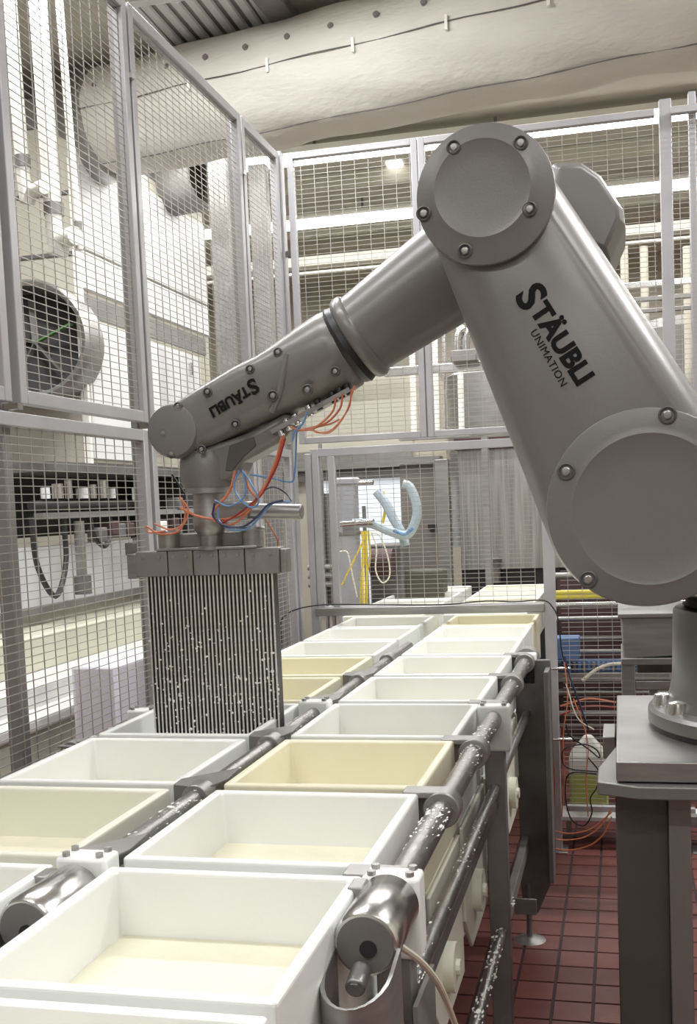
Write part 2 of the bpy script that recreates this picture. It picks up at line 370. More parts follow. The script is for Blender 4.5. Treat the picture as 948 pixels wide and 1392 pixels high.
for (y, z, cc) in ((7.75, 2.06, 'curd'), (7.9, 2.0, 'curd'), (8.05, 1.80, 'curd'), (7.2, 1.82, 'brown'), (7.45, 1.80, 'brown'), (7.0, 1.78, 'steel_dark'), (7.3, 1.80, 'steel_dark'), (8.3, 1.82, 'brown'), (8.4, 1.98, 'steel_dark')):
    MB().box(XM - .06, XM + .04, y - .06, y + .06, z - .05, z + .05).obj('fitting', cc, mc, bevel=.01)
for (y, r1, h) in [(aX(px_, 690, XM).y, r1_, h_) for px_, r1_, h_ in ((64, .20, .50), (135, .15, .22), (182, .14, .14))]:
    MB().tube([(XM, y - r1, 1.92), (XM + .01, y - r1 * .9, 1.92 - h * .6), (XM + .02, y, 1.92 - h), (XM + .01, y + r1 * .9, 1.92 - h * .6), (XM, y + r1, 1.92)], .018, 8).obj('cable_loop', 'rubber', mc)
MB().cyl((XM, 6.72, 1.88), (XM, 6.72, 1.50), .035).obj('hanging_cylinder', 'steel', mc); MB().cyl((XM, 6.72, 1.52), (XM, 6.72, 1.40), .06).obj('cylinder_end', 'steel_dark', mc)
# long white low panel and vat wall behind the fence
MB().box(XM - .35, XM - .25, 6.0, 8.9, 1.34, 1.72).obj('splash_board', 'ahu', label='white splash board below the open machine bay behind the left fence', cat='board')
MB().box(XM - .34, XM - .2, 5.4, 10.5, 1.29, 1.335).obj('board_rail', 'steel_dull', label='dark rail running under the white splash board', cat='rail')
# beige long vat with white rims
vt2 = thing('whey_vat', 'long cream vat with white rims behind the left wire fence', 'vat')
MB().box(-3.7, -3.35, 4.5, 8.0, .2, 1.22).obj('vat_wall', 'vat', vt2, bevel=.01)
MB().box(-3.35, -3.05, 4.5, 8.0, .85, 1.02).obj('vat_rim', 'vatrim', vt2, bevel=.02)
MB().box(-3.30, -2.95, 4.5, 8.0, .1, .82).obj('vat_body', 'vat', vt2, bevel=.02)
MB().box(-3.32, -2.90, 4.5, 8.0, .82, .90).obj('vat_lower_rim', 'vatrim', vt2, bevel=.02)
_a, _b = aY(95, 905, 5.1), aY(158, 905, 5.1)
MB().box(_a.x, _b.x, 5.1, 5.75, .0, _a.z).obj('lilac_bin', 'lav', bevel=.02, label='pale lilac plastic bin standing before the cream vat behind the left fence', cat='bin')
MB().box(-5.5, -3.72, 4, 12, .3, 1.30).obj('cream_tank', 'wall', bevel=.02, label='large cream tank body behind the long vat at left', cat='tank')

# ================================================================== FENCE
FX = -1.78; FY = 6.01
def mesh_panel(parent, axis, c, a0, a1, z0, z1, va=.075, hz=.025, r=.0014):
    mb = MB()
    def P(a, z, off=0): return (c + off, a, z) if axis == 'Y' else (a, c + off, z)
    k = a0 + va * .5
    while k < a1:
        mb.bar(P(k, z0), P(k, z1), r * 2.1); k += va
    k = z0 + hz * .5
    while k < z1:
        mb.bar(P(a0, k, r * 1.5), P(a1, k, r * 1.5), r * 1.8); k += hz
    mb.obj('wire_mesh', 'wire', parent, smooth=0, kind='stuff')
def panel(axis, c, a0, a1, z0, z1, label, fw=.042, sides=(1, 1, 1, 1), va=.075, hz=.025, name='wire_fence', dpt=.04):
    t = thing(name, label, 'fence')
    def bx(nm, p0, p1, q0, q1):
        if axis == 'Y': o = MB().box(c - dpt / 2, c + dpt / 2, p0, p1, q0, q1)
        else: o = MB().box(p0, p1, c - dpt / 2, c + dpt / 2, q0, q1)
        o.obj(nm, 'fence', t, bevel=.003)
    if sides[0]: bx('bottom_rail', a0 + fw, a1 - fw, z0, z0 + fw)
    if sides[1]: bx('top_rail', a0 + fw, a1 - fw, z1 - fw, z1)
    if sides[2]: bx('upright', a0, a0 + fw, z0, z1)
    if sides[3]: bx('upright', a1 - fw, a1, z0, z1)
    mesh_panel(t, axis, c, a0 + fw, a1 - fw, z0 + fw, z1 - fw, va, hz)
    return t
UZ0, UZ1, LZ1, LZ0 = 2.255, 3.83, 2.225, .15
panel('Y', FX, 1.6, 3.055, UZ0, UZ1, 'upper wire fence panel at the far left edge, nearest the viewer')
panel('Y', FX, 3.105, 4.055, UZ0, UZ1, 'upper wire fence panel on the left in front of the round fan outlet')
panel('Y', FX, 4.075, 5.36, UZ0, UZ1, 'upper wire fence panel on the left in front of the cabinet access door')
panel('Y', FX, 5.38, 5.99, UZ0, UZ1, 'narrow upper wire fence panel on the left next to the cell corner')
panel('Y', FX, 1.6, 4.040, LZ0, LZ1, 'lower wire fence panel in front of the dark machine bay and lilac bin')
panel('Y', FX, 4.075, 5.36, LZ0, LZ1, 'lower wire fence panel behind the press tool')
panel('Y', FX, 5.38, 5.99, LZ0, LZ1, 'narrow lower wire fence panel on the left next to the cell corner')
for y, nm in ((3.08, 'steel fence post at the left edge of the picture'), (4.065, 'tall steel fence post left of the press tool'), (5.37, 'steel fence post on the left side, next before the cell corner')):
    t = thing('fence_post', nm, 'fence post')
    MB().box(FX - .05 - .02 * (y < 3.5), FX - .022, y - .025, y + .025, 0, 3.83).obj('post_tube', 'post_grey', t, bevel=.004)
    for z in (2.24, 3.55): MB().box(FX - .03, FX + .03, y - .015, y + .015, z - .006, z + .012).obj('clamp', 'steel_bright', t)
    MB().box(FX - .12, FX + .02, y - .07, y + .07, 0, .008).obj('foot_plate', 'steel', t)
t = thing('fence_post', 'corner fence post where the left and rear fences meet', 'fence post')
MB().box(FX - .03, FX + .03, 6.0, 6.06, 0, 3.84).obj('post_tube', 'fence', t, bevel=.004)
MB().box(FX + .02, FX + .09, 6.02, 6.04, 3.28, 3.31).obj('clamp', 'steel_dark', t); MB().box(FX - .08, FX + .08, 5.95, 6.11, 0, .008).obj('foot_plate', 'steel', t)
# rear fence: upper panels
panel('X', FY, -1.715, -1.00, UZ0, UZ1 - .01, 'upper rear fence panel left of the robot elbow', .034)
panel('X', FY, -.995, .245, UZ0, UZ1 - .01, 'upper rear fence panel behind the robot upper arm', .034, (1, 1, 1, 0))
panel('X', FY, .255, 1.6, UZ0, UZ1 - .01, 'upper rear fence panel at the right edge', .034, (1, 1, 0, 1))
# rear fence lower
panel('X', FY, -1.655, -.40, 1.305, LZ1, 'lower rear fence panel above the passage for the moulds', .045, (1, 1, 1, 0))
panel('X', FY, -.345, .38, .22, LZ1, 'lower rear fence panel right of the mould rows, down near the floor', .03, (1, 1, 0, 0))
panel('X', FY, .40, 1.6, .22, LZ1, 'lower rear fence panel behind the robot base', .03)
MB().box(-1.66, -.40, FY - .05, FY + .06, 1.30, 1.345).obj('threshold_bar', 'steel', bevel=.004, label='wide steel bar across the mould rows at the foot of the rear fence', cat='bar')
MB().box(-1.56, -1.52, FY - .02, FY + .02, 1.345, 2.18).obj('brace_post', 'fence', bevel=.003, label='slim steel upright inside the lower rear fence near the white tank', cat='post')
for x, z1, nm in ((-.372, 2.2, 'short fence post on a foot plate right of the mould rows'), (.265, 3.88, 'tall rear fence post right of the robot elbow'), (.395, 3.90, 'thin rear fence post near the right edge')):
    t = thing('fence_post', nm, 'fence post'); w_ = .03 if 'thin' not in nm else .018
    oy = .06 if x > 0 else 0
    MB().box(x - w_, x + w_, FY - .03 + oy, FY + .03 + oy, 0, z1).obj('post_tube', 'fence', t, bevel=.004)
    MB().box(x - .06, x + .06, FY - .07 + oy, FY + .07 + oy, 0, .008).obj('foot_plate', 'steel', t, bevel=.002)
    if w_ > .02:
        for z in (.62, 1.0): MB().cyl((x, FY - .06, z), (x + .1, FY - .06, z), .008, n=8).obj('clamp', 'steel_bright', t)
t = thing('fence_post', 'rear fence post at the left end of the mould passage', 'fence post')
MB().box(-1.69, -1.645, FY - .02, FY + .03, 0, 2.2).obj('post_tube', 'fence', t, bevel=.004)
# cable running along the threshold
MB().tube([aY(383, 895, FY - .06), aY(383, 870, FY - .06), aY(386, 838, FY - .06), aY(430, 823, FY - .06), aY(520, 822, FY - .06), aY(600, 822, FY - .06), aY(660, 817, FY - .06), aY(700, 818, FY - .06), aY(738, 816, FY - .07), aY(752, 826, FY - .07), aY(760, 845, FY - .07), aY(764, 885, FY - .06), aY(775, 920, FY - .06), aY(800, 992, FY - .06)], .004, 6).obj('black_cable', 'black_c', label='thin black cable lying along the steel bar under the rear fence', cat='cable')

# ================================================================== MOULDS
PITCH = .562; MD = .512
MT = 1.25
def mould_mesh(x0, x1, wallt=.022, floor_z=1.10, bot=1.0):
    mb = MB(); y0, y1 = -MD, 0
    t = wallt; s = .012
    O = [(x0, y0), (x1, y0), (x1, y1), (x0, y1)]; I = [(x0 + t, y0 + t), (x1 - t, y0 + t), (x1 - t, y1 - t), (x0 + t, y1 - t)]
    B = [(x0 + t + s, y0 + t + s), (x1 - t - s, y0 + t + s), (x1 - t - s, y1 - t - s), (x0 + t + s, y1 - t - s)]
    vs = [(x, y, bot) for x, y in O] + [(x, y, MT) for x, y in O] + [(x, y, MT) for x, y in I] + [(x, y, floor_z) for x, y in B]
    fs = [(3, 2, 1, 0)] + [(i, (i + 1) % 4, 4 + (i + 1) % 4, 4 + i) for i in range(4)] + [(4 + i, 4 + (i + 1) % 4, 8 + (i + 1) % 4, 8 + i) for i in range(4)] + [(8 + i, 8 + (i + 1) % 4, 12 + (i + 1) % 4, 12 + i) for i in range(4)] + [(12, 13, 14, 15)]
    return mb.add(vs, fs)
RX0, RX1, LX0, LX1 = -.940, -.455, -1.545, -1.055
ordn = ['first', 'second', 'third', 'fourth', 'fifth', 'sixth', 'seventh', 'eighth', 'ninth', 'tenth', 'eleventh', 'twelfth', 'thirteenth', 'fourteenth']
tint = {('right', 3): 'hdpe_y', ('left', 2): 'hdpe_m', ('left', 5): 'hdpe_y', ('left', 6): 'hdpe_y', ('right', 9): 'hdpe_y', ('left', 4): 'hdpe', ('right', 11): 'hdpe_m', ('right', 13): 'hdpe_m', ('left', 10): 'hdpe_m'}
colw = {'hdpe': 'white', 'hdpe_y': 'ivory', 'hdpe_m': 'cream-white'}
cache = {}
for side, x0, x1 in (('right', RX0, RX1), ('left', LX0, LX1)):
    for k in range(14):
        yb = 1.874 + PITCH * (k - 1) + (.015 if k == 0 else 0)
        mm = tint.get((side, k), 'hdpe')
        where = 'nearest the camera, cut by the frame' if k == 0 else '%s from the front' % ordn[k]
        beyond = ' beyond the fence' if k >= 9 else ''
        key = (side, mm)
        t = thing('cheese_mould', '%s plastic cheese mould in the %s row%s, %s' % (colw[mm], side, beyond, where), 'mould', 'cheese moulds in two rows', (-.075 if k >= 10 else 0, yb, 0))
        if key not in cache:
            cache[key] = (mould_mesh(x0, x1).mesh('mould_body', mm, 0),
                          MB().box(x0 + .01, x1 - .004, -MD + .03, -.03, .66, .99).mesh('press_board', mm, 0),
                          MB().cyl((x1 - .01, -MD * .62, .745), (x1 + .035, -MD * .62, .745), .062, n=22).cyl((x1 + .03, -MD * .62, .745), (x1 + .045, -MD * .62, .745), .02, n=10).mesh('roller', 'hdpe_m'),
                          MB().prism([(x1 - .003, -MD + .0, .99), (x1 - .003, -.01, .99), (x1 - .003, -.01, .60), (x1 - .003, -MD + .12, .60), (x1 - .003, -MD, .72)], (.012, 0, 0)).mesh('side_board', 'hdpe_m', 0),
                          MB().box(x0 + .024, x1 - .024, -MD + .024, -.024, 1.102, 1.131).mesh('cheese_block', 'cheese', 0))
        names = ('mould_body', 'press_board', 'roller', 'side_board')
        for q, nm in enumerate(names):
            if q and k > 9: continue
            if side == 'left' and q in (2, 3): continue
            o = bpy.data.objects.new(nm, cache[key][q]); COL.objects.link(o); o.parent = t
            if q in (0,): b = o.modifiers.new('bevel', 'BEVEL'); b.width = .007; b.segments = 3; b.limit_method = 'ANGLE'
            if q in (1, 3): b = o.modifiers.new('bevel', 'BEVEL'); b.width = .004; b.segments = 2
        if not (side == 'left' and k == 4):
            o = bpy.data.objects.new('cheese_block', cache[key][4]); COL.objects.link(o); o.location = (-.075 if k >= 10 else 0, yb, 0)
            tag(o, 'pale curd slab inside the %s row mould, %s' % (side, where), 'cheese', 'curd slabs in the moulds')
            b = o.modifiers.new('bevel', 'BEVEL'); b.width = .006; b.segments = 2

# ================================================================== TILT SHAFTS, BEARINGS, RAILS
def crumbs(n, f, r0=.002, r1=.006):
    mb = MB()
    for _ in range(n):
        p, sc = f(); r = random.uniform(r0, r1) * random.uniform(.5, 1)
        j = Vector((random.uniform(.6, 1.6), random.uniform(.6, 1.8), random.uniform(.4, .9)))
        n0 = len(mb.v); mb.ball(p, r, 5, 3, (sc[0] * j.x, sc[1] * j.y, sc[2] * j.z))
        for q in range(n0, len(mb.v)): mb.v[q] = tuple(c + random.uniform(-.3, .3) * r for c in mb.v[q])
    return mb
def shaft(xc, zc, r, y0, y1, label, clampk, sideflip, blocks):
    t = thing('tilt_shaft', label, 'shaft')
    MB().cyl((xc, y0, zc), (xc, y1, zc), r, n=24).obj('shaft_tube', 'steel_shaft', t)
    for k in clampk:
        yb = 1.874 + PITCH * (k - 1) + .025
        MB().cyl((xc, yb - .03, zc), (xc, yb + .03, zc), r * 1.55, n=24).obj('clamp_ring', 'steel', t, bevel=.003)
        if sideflip == 3: continue
        s = -1 if not sideflip else 1
        xe = xc + s * .088
        MB().box(min(xc, xe), max(xc, xe), yb - .028, yb + .030, zc + r * 1.0, zc + r * 1.0 + .014).obj('bracket_plate', 'steel', t, bevel=.002)
        MB().prism([(xc, yb, zc + r), (xe + s * -.01, yb, zc + r), (xe + s * -.01, yb, zc - .03), (xc, yb, zc - .045)], (0, .045 if not sideflip and xc > -.9 else .012, 0)).obj('bracket_web', 'steel_dull', t)
    def f():
        a = random.uniform(.1, PI - .1); y = random.choice([random.gauss(y0 + .45, .05), random.gauss((y0 + y1) / 2 - .3, .12), random.gauss(y0 + 1.25, .08), random.uniform(y0, y1)])
        y = min(max(y, y0 + .02), y1 - .02)
        return (xc + r * math.cos(a), y, zc + r * math.sin(a)), (1.2, 2, .5)
    crumbs(300, f, .0015, .0045).obj('curd_crumbs', 'curd', t, kind='stuff')
    for yb in blocks:
        b = thing('bearing_block', 'white plastic bearing block with four bolts carrying the %s' % (label.split(' with')[0]) + (', nearer one' if yb == blocks[0] else ', farther one'), 'bearing block')
        MB().box(xc - .052, xc + .052, yb - .032, yb + .032, zc - .105, zc + .042).obj('block_body', 'hdpe', b, bevel=.008)
        for sx in (-.034, .034):
            for sy in (-.018, .018): MB().cyl((xc + sx, yb + sy, zc + .042), (xc + sx, yb + sy, zc + .050), .008, n=6).obj('bolt', 'steel', b)
    return t
SX, SZ = -.404, 1.212
shaft(SX, SZ, .027, 1.84, 4.80, 'right steel tilt shaft with clamp rings', (1, 2, 3, 4, 5, 6), 0, (1.885, 3.52))
shaft(-.992, 1.226, .022, 1.84, 5.2, 'middle steel tilt shaft with clamp rings between the two mould rows', (1, 2, 3, 4, 5, 6), 3, (1.885, 3.52))
shaft(-1.605, 1.195, .027, 1.84, 5.0, 'left steel tilt shaft with clamp rings beside the wire fence', (1, 2, 3, 4, 5), 1, (1.885, 3.52))
# wide flag plates on the middle shaft
for k in (1, 2, 3, 4, 5):
    yb = 1.874 + PITCH * (k - 1) + .025
    fp = thing('flag_plate', 'dull steel flag plate on the middle shaft behind the %s moulds' % ordn[k], 'plate', 'flag plates on the middle shaft')
    MB().prism([(-1.053, yb - .01, 1.250), (-1.053, yb + .04, 1.252), (-.948, yb + .17, 1.250), (-.948, yb + .08, 1.244), (-.97, yb - .01, 1.244)], (0, 0, .005)).obj('top_plate', 'steel_dull', fp, bevel=.001)
    MB().prism([(-1.053, yb - .01, 1.250), (-.97, yb - .01, 1.245), (-.97, yb - .01, 1.20), (-1.053, yb - .01, 1.17)], (0, .012, 0)).obj('web', 'steel_dull', fp)
    MB().prism([(-1.64, yb - .05, 1.222), (-1.64, yb + .06, 1.222), (-1.56, yb + .09, 1.222), (-1.56, yb - .05, 1.222)], (0, 0, .005)).obj('flag_plate', 'steel_dull', bevel=.001,
        label='dull steel flag plate by the wire fence behind the %s left mould' % ordn[k], cat='plate', group='flag plates on the left shaft')

# pneumatic cylinders at the front ends
def actuator(xc, zc, label, full=True):
    t = thing('rotary_actuator', label, 'actuator')
    MB().lathe((xc, 1.845, zc), (0, -1, 0), [(0, .050), (.006, .054), (.175, .054), (.185, .050), (.186, .046)], 36).obj('housing', 'steel_bright', t)
    MB().cyl((xc, 1.661, zc), (xc, 1.657, zc), .046, n=30).obj('end_face', 'steel_dull', t)
    MB().cyl((xc + .005, 1.657, zc - .005), (xc + .005, 1.654, zc - .005), .014, n=14).obj('port', 'dark', t)
    # U-shaped guard in front
    out, inn = [], []
    L0, L1, hw = 1.668, 1.600, .055
    pts = [(xc - hw, L0)] + [(xc - hw, L1)] + [(xc - hw * math.cos(a), L1 - .085 * math.sin(a)) for a in [i * PI / 12 for i in range(1, 12)]] + [(xc + hw, L1), (xc + hw, L0)]
    mb = MB(); n = len(pts); vs = []
    for (x, y) in pts:
        cx, cy = xc, min(max(y, L1), L0); k = (1 - .006 / hw)
        xi, yi = xc + (x - xc) * k, y + (.006 if y < L1 else 0)
        top = zc - .006 - (L0 - y) * .22
        vs += [(x, y, top), (xi, yi, top), (xi, yi, zc - .14), (x, y, zc - .14)]
    fs = []
    for i in range(n - 1):
        a, b = 4 * i, 4 * (i + 1)
        fs += [(a, a + 1, b + 1, b), (a + 1, a + 2, b + 2, b + 1), (a + 3, a, b, b + 3)]
    mb.add(vs, fs).obj('guard', 'steel', t)
    MB().cyl((xc - .005, 1.600, zc - .045), (xc - .005, 1.65, zc - .035), .016, n=20).obj('pin', 'steel', t, bevel=.003)
    MB().cyl((xc - .005, 1.596, zc - .046), (xc - .005, 1.602, zc - .045), .011, n=6).obj('pin_head', 'steel', t)
    MB().box(xc - .062, xc - .036, 1.80, 1.85, zc + .02, zc + .042).obj('bracket', 'steel', t, bevel=.003)
    MB().box(xc - .05, xc + .05, 1.60, 1.66, zc - .145, zc - .14).obj('guard_floor', 'steel_dull', t)
    return t
actuator(SX, SZ, 'round steel actuator with an open U-shaped guard at the right shaft end')
actuator(-.998, 1.208, 'round steel actuator between the two mould rows at lower left')

# right side frame
rf = thing('mould_rack_frame', 'dark steel rack frame carrying the moulds along the aisle', 'rack')
MB().cyl((-.405, 1.75, .99), (-.405, 4.78, .99), .017, n=18).obj('upper_rail', 'steel_shaft', rf)
MB().bar((-.405, 1.75, .935), (-.405, 3.6, .935), .012, .035).obj('flat_bar', 'steel_dark', rf)
MB().cyl((-.40, 1.9, .52), (-.40, 3.6, .52), .018, n=18).obj('lower_rail', 'steel_shaft', rf)
def f(): 
    a = random.uniform(.1, PI - .1); y = random.choice([random.gauss(2.05, .03), random.gauss(2.85, .12), random.uniform(1.9, 3.6)])
    return (-.405 + .017 * math.cos(a), y, .99 + .017 * math.sin(a)), (1, 2, .5)
crumbs(120, f, .0015, .004).obj('curd_crumbs', 'curd', rf, kind='stuff')
def f():
    a = random.uniform(.1, PI - .1); y = random.uniform(2.3, 3.8); return (-.40 + .018 * math.cos(a), y, .52 + .018 * math.sin(a)), (1.3, 2.4, .6)
crumbs(160, f, .002, .006).obj('curd_crumbs', 'curd', rf, kind='stuff')
MB().box(-.435, -.372, 3.49, 3.55, .0, SZ - .105).obj('leg', 'steel_dull', rf, bevel=.003)
MB().box(-.435, -.372, 1.86, 1.915, .0, SZ - .105).obj('leg', 'steel_dull', rf, bevel=.003)
MB().box(-.36, -.352, 1.80, 1.98, .2, 1.05).obj('side_plate', 'steel_dull', rf)
MB().prism([(-.45, 4.74, .22), (-.45, 4.74, 1.22), (-.30, 4.74, 1.22), (-.30, 4.74, .30), (-.38, 4.74, .12), (-.44, 4.74, .12)], (0, .03, 0)).obj('end_plate', 'steel_dark', rf, bevel=.004)
MB().box(-.32, -.30, 4.60, 4.77, .30, 1.19).obj('end_plate', 'steel_dark', rf, bevel=.003)
MB().cyl((-.42, 4.74, 0), (-.42, 4.74, .25), .012).obj('adjuster', 'steel_dark', rf); MB().cyl((-.42, 4.74, 0), (-.42, 4.74, .015), .07, .03).obj('foot', 'steel', rf)
MB().box(-.44, -.41, 1.9, 4.74, .40, .46).obj('side_channel', 'steel_dull', rf, bevel=.004)
MB().box(-.41, -.33, 3.45, 3.62, .05, .075).obj('foot_bar', 'steel', rf, bevel=.003); MB().box(-.41, -.27, 3.60, 3.612, .08, .09).obj('foot_bar', 'steel', rf)
for y, z in ((3.05, .20), (4.05, .37), (2.5, .37)):
    MB().box(-.41, -.33, y, y + .008, z, z + .06).obj('tab', 'steel', rf, bevel=.002)
MB().cyl((SX, 4.80, SZ), (SX, 4.90, SZ), .05).obj('end_bearing', 'steel_dull', rf)
MB().box(SX - .04, SX + .045, 4.74, 4.80, SZ - .10, SZ + .035).obj('end_block', 'hdpe', rf, bevel=.008)
MB().tube([aX(540, 1283, -.36), aX(575, 1310, -.34), aX(600, 1345, -.33), aX(622, 1400, -.33)], .006, 8).obj('clear_tube', 'clear', label='pale plastic tube curving down beside the actuator', cat='tube')
# inner support beams under the moulds (visible through gaps)
MB().box(-.99, -.96, 1.0, 9.0, .55, .95).obj('centre_beam', 'steel_dull', label='dull steel beam under the gap between the two mould rows', cat='beam')
MB().box(-1.66, -1.58, 1.0, 9.0, .95, 1.13).obj('side_beam', 'steel_dull', label='dull steel beam under the left mould row beside the fence', cat='beam')

# ================================================================== PEDESTAL
pd = thing('robot_pedestal', 'grey steel pedestal with a thick square top plate under the robot', 'pedestal')
px0, px1, py0, py1 = -.025, 1.06, 2.985, 3.995
MB().box(px0, px1, py0, py1, 1.145, 1.20).obj('top_plate', 'steel', pd, bevel=.004)
MB().prism([(-.075, 3.0, 1.105), (-.075, 3.16, 1.105), (.05, 3.9, 1.105), (1.1, 3.9, 1.105), (1.1, 2.955, 1.105), (.03, 2.955, 1.105)], (0, 0, .036)).obj('flange_plate', 'ped', pd, bevel=.004)
MB().box(-.07, -.03, 3.62, 3.84, 1.06, 1.13).obj('side_lug', 'steel', pd, bevel=.003)
MB().box(-.03, .109, 3.07, 3.9, 0, 1.105).obj('column', 'ped_dark', pd, bevel=.004)
MB().box(.108, .166, 3.04, 3.9, 0, 1.105).obj('channel_leg', 'ped', pd, bevel=.003)
MB().box(.90, 1.05, 3.04, 3.9, 0, 1.105).obj('channel_leg', 'ped', pd, bevel=.003)
MB().box(-.05, 1.08, 3.02, 3.95, 0, .012).obj('base_plate', 'steel', pd)

# ================================================================== ROBOT
RB = thing('industrial_robot', 'big grey articulated robot arm bent over the moulds on a steel pedestal', 'robot arm')
BC = Vector((.52, 3.49, 1.2))
MB().lathe(BC, (0, 0, 1), [(0, .445), (.018, .445)], 56).obj('base_gasket', 'rubber', RB)
MB().lathe(BC + Vector((0, 0, .018)), (0, 0, 1), [(0, .45), (.035, .45), (.045, .44), (.05, .40), (.09, .385), (.13, .378), (.33, .372), (.34, .365)], 64).obj('base_column', 'paint', RB)
MB().lathe(BC + Vector((0, 0, .355)), (0, 0, 1), [(0, .33), (.012, .345), (.02, .33), (.032, .345), (.045, .33), (.06, .33)], 48).obj('base_seal', 'rubber', RB)
for a in (-156, -178, -130, -60, -20, 20, 60, 100, 140):
    p = BC + Vector((math.cos(math.radians(a)) * .405, math.sin(math.radians(a)) * .405, .06))
    MB().lathe(p - Vector((0, 0, .01)), (0, 0, 1), [(0, .035), (.02, .034), (.045, .026), (.05, .012)], 20).obj('foot_bolt', 'steel_bright', RB)
# shoulder housing on the column, behind the upper arm
SH, EL = Vector((.068, 0, 1.865)), Vector((-.324, 0, 2.695))
AF, AB = 2.88, 3.16            # front/back of the upper arm
WY = 3.31                      # plane of forearm and wrist
S3 = aY(880, 690, AF); E3 = aY(660, 265, AF)
SHc, ELc = Vector((S3.x, 0, S3.z)), Vector((E3.x, 0, E3.z))
MB().lathe(BC + Vector((0, 0, .40)), (0, 0, 1), [(0, .36), (.06, .38), (.34, .38), (.42, .35), (.5, .28)], 48).obj('shoulder_turret', 'paint', RB, bevel=.004)
MB().lathe((SHc.x, AB, SHc.z), (0, 1, 0), [(0, .21), (.30, .22), (.5, .20)], 40).obj('shoulder_housing', 'paint_dark', RB)
MB().box(SHc.x, BC.x, 3.3, 3.7, 1.62, 2.05).obj('shoulder_bridge', 'paint', RB, bevel=.05, seg=4)
# upper arm shell: hull of two circles, filleted front and back
def hull2(c0, r0, c1, r1, n=40):
    d = (c1 - c0); L = d.length; th = math.atan2(d.z, d.x); al = math.acos((r0 - r1) / L)
    pts = []
    for i in range(n + 1):
        a = th + al + (2 * PI - 2 * al) * i / n; pts.append((c0.x + r0 * math.cos(a), c0.z + r0 * math.sin(a)))
    for i in range(n + 1):
        a = th - al + 2 * al * i / n; pts.append((c1.x + r1 * math.cos(a), c1.z + r1 * math.sin(a)))
    return pts
rings = []
fil, K = .120, 10
r0, r1 = .262, .172
for k in range(K + 1):
    a = math.radians(22) + math.radians(68) * k / K; ins = fil * (1 - math.sin(a)); y = AF + .012 + .17 * (math.cos(math.radians(22)) - math.cos(a))
    rings.append([Vector((x, y, z)) for x, z in hull2(SHc, r0 - ins, ELc, r1 - ins)])
for k in range(K + 1):
    a = PI / 2 * k / K; ins = .04 * (1 - math.cos(a)); y = AB - .03 + .03 * math.sin(a)
    rings.append([Vector((x, y, z)) for x, z in hull2(SHc, r0 - ins, ELc, r1 - ins)])
MB().loft(rings).obj('upper_arm', 'paint', RB, smooth=50)
def cover(c, r, y, depth, dish_r, off=(0, 0), name='joint_cover', n=72, h=.010):
    prof = [(depth, r, 0), (.006, r, 0), (.0015, r - .0015, 0), (0, r - .006, 0), (-.001, dish_r + .018, 1), (-h, dish_r + .006, 1), (-h - .0015, dish_r, 1), (-h + .001, dish_r - .01, 1), (-h + .003, dish_r * .6, 1), (-h + .004, .02, 1)]
    rings = [[Vector((c.x + off[0] * k + q * math.cos(2 * PI * i / n), y + t, c.z + off[1] * k + q * math.sin(2 * PI * i / n))) for i in range(n)] for t, q, k in prof]
    return MB().loft(rings).obj(name, 'paint', RB, smooth=22)
MB().lathe((ELc.x, AF + .004, ELc.z), (0, -1, 0), [(-.06, .166), (.004, .166)], 64).obj('joint_seam', 'paint_dark', RB)
cover(ELc, .174, AF - .010, .012, .120, (-.006, .014), name='elbow_cover', h=.006)
MB().lathe((ELc.x, AF + .01, ELc.z), (0, 1, 0), [(0, .172), (.17, .172), (.19, .165)], 64).obj('elbow_ring', 'paint', RB)
MB().lathe((SHc.x, AF + .014, SHc.z), (0, -1, 0), [(-.05, .248), (.001, .246)], 64).obj('joint_seam', 'paint_dark', RB)
cover(SHc, .247, AF + .002, .008, .188, (.006, -.004), name='shoulder_cover', h=.0035)
def bolt(px, py, y, r=.010, nrm=(0, -1, 0), nm='cover_bolt'):
    p = aY(px, py, y)
    MB().lathe(p, nrm, [(-.004, r * 1.9), (.001, r * 1.9), (.003, r * 1.6), (.000, r * 1.3), (-.003, r * 1.25)], 20, cap=False).obj(nm, 'paint_dark', RB)
    MB().lathe(p, nrm, [(-.006, r), (.001, r), (.004, r * .75), (.0045, r * .3)], 14).obj(nm, 'steel', RB)
for q in ((708, 194), (720, 284), (632, 341), (576, 290), (617, 200)): bolt(*q, AF - .0155)
for q in ((908, 564), (770, 641), (800, 788)): bolt(*q, AF - .001, .012)
# elbow: forearm knuckle and motor housing behind the upper arm
EK = aY(668, 290, WY)
MB().lathe((ELc.x, AB - .02, ELc.z), (0, 1, 0), [(0, .15), (.05, .165), (.30, .165), (.34, .15)], 40).obj('elbow_knuckle', 'paint', RB)
hp = [(752, 228), (790, 227), (818, 246), (849, 292), (851, 312), (829, 362), (800, 352), (740, 300)]
hub = [aY(*q, 3.30) for q in hp]; cc = sum(hub, Vector()) / len(hub)
rings = [[cc + (p - cc) * .80 + Vector((0, -.10, 0)) for p in hub], [cc + (p - cc) * .97 + Vector((0, -.06, 0)) for p in hub], [p for p in hub], [p + Vector((0, .24, 0)) for p in hub], [cc + (p - cc) * .85 + Vector((0, .28, 0)) for p in hub]]
MB().loft(rings).obj('motor_housing', 'paint', RB, bevel=.008, seg=2, smooth=22)
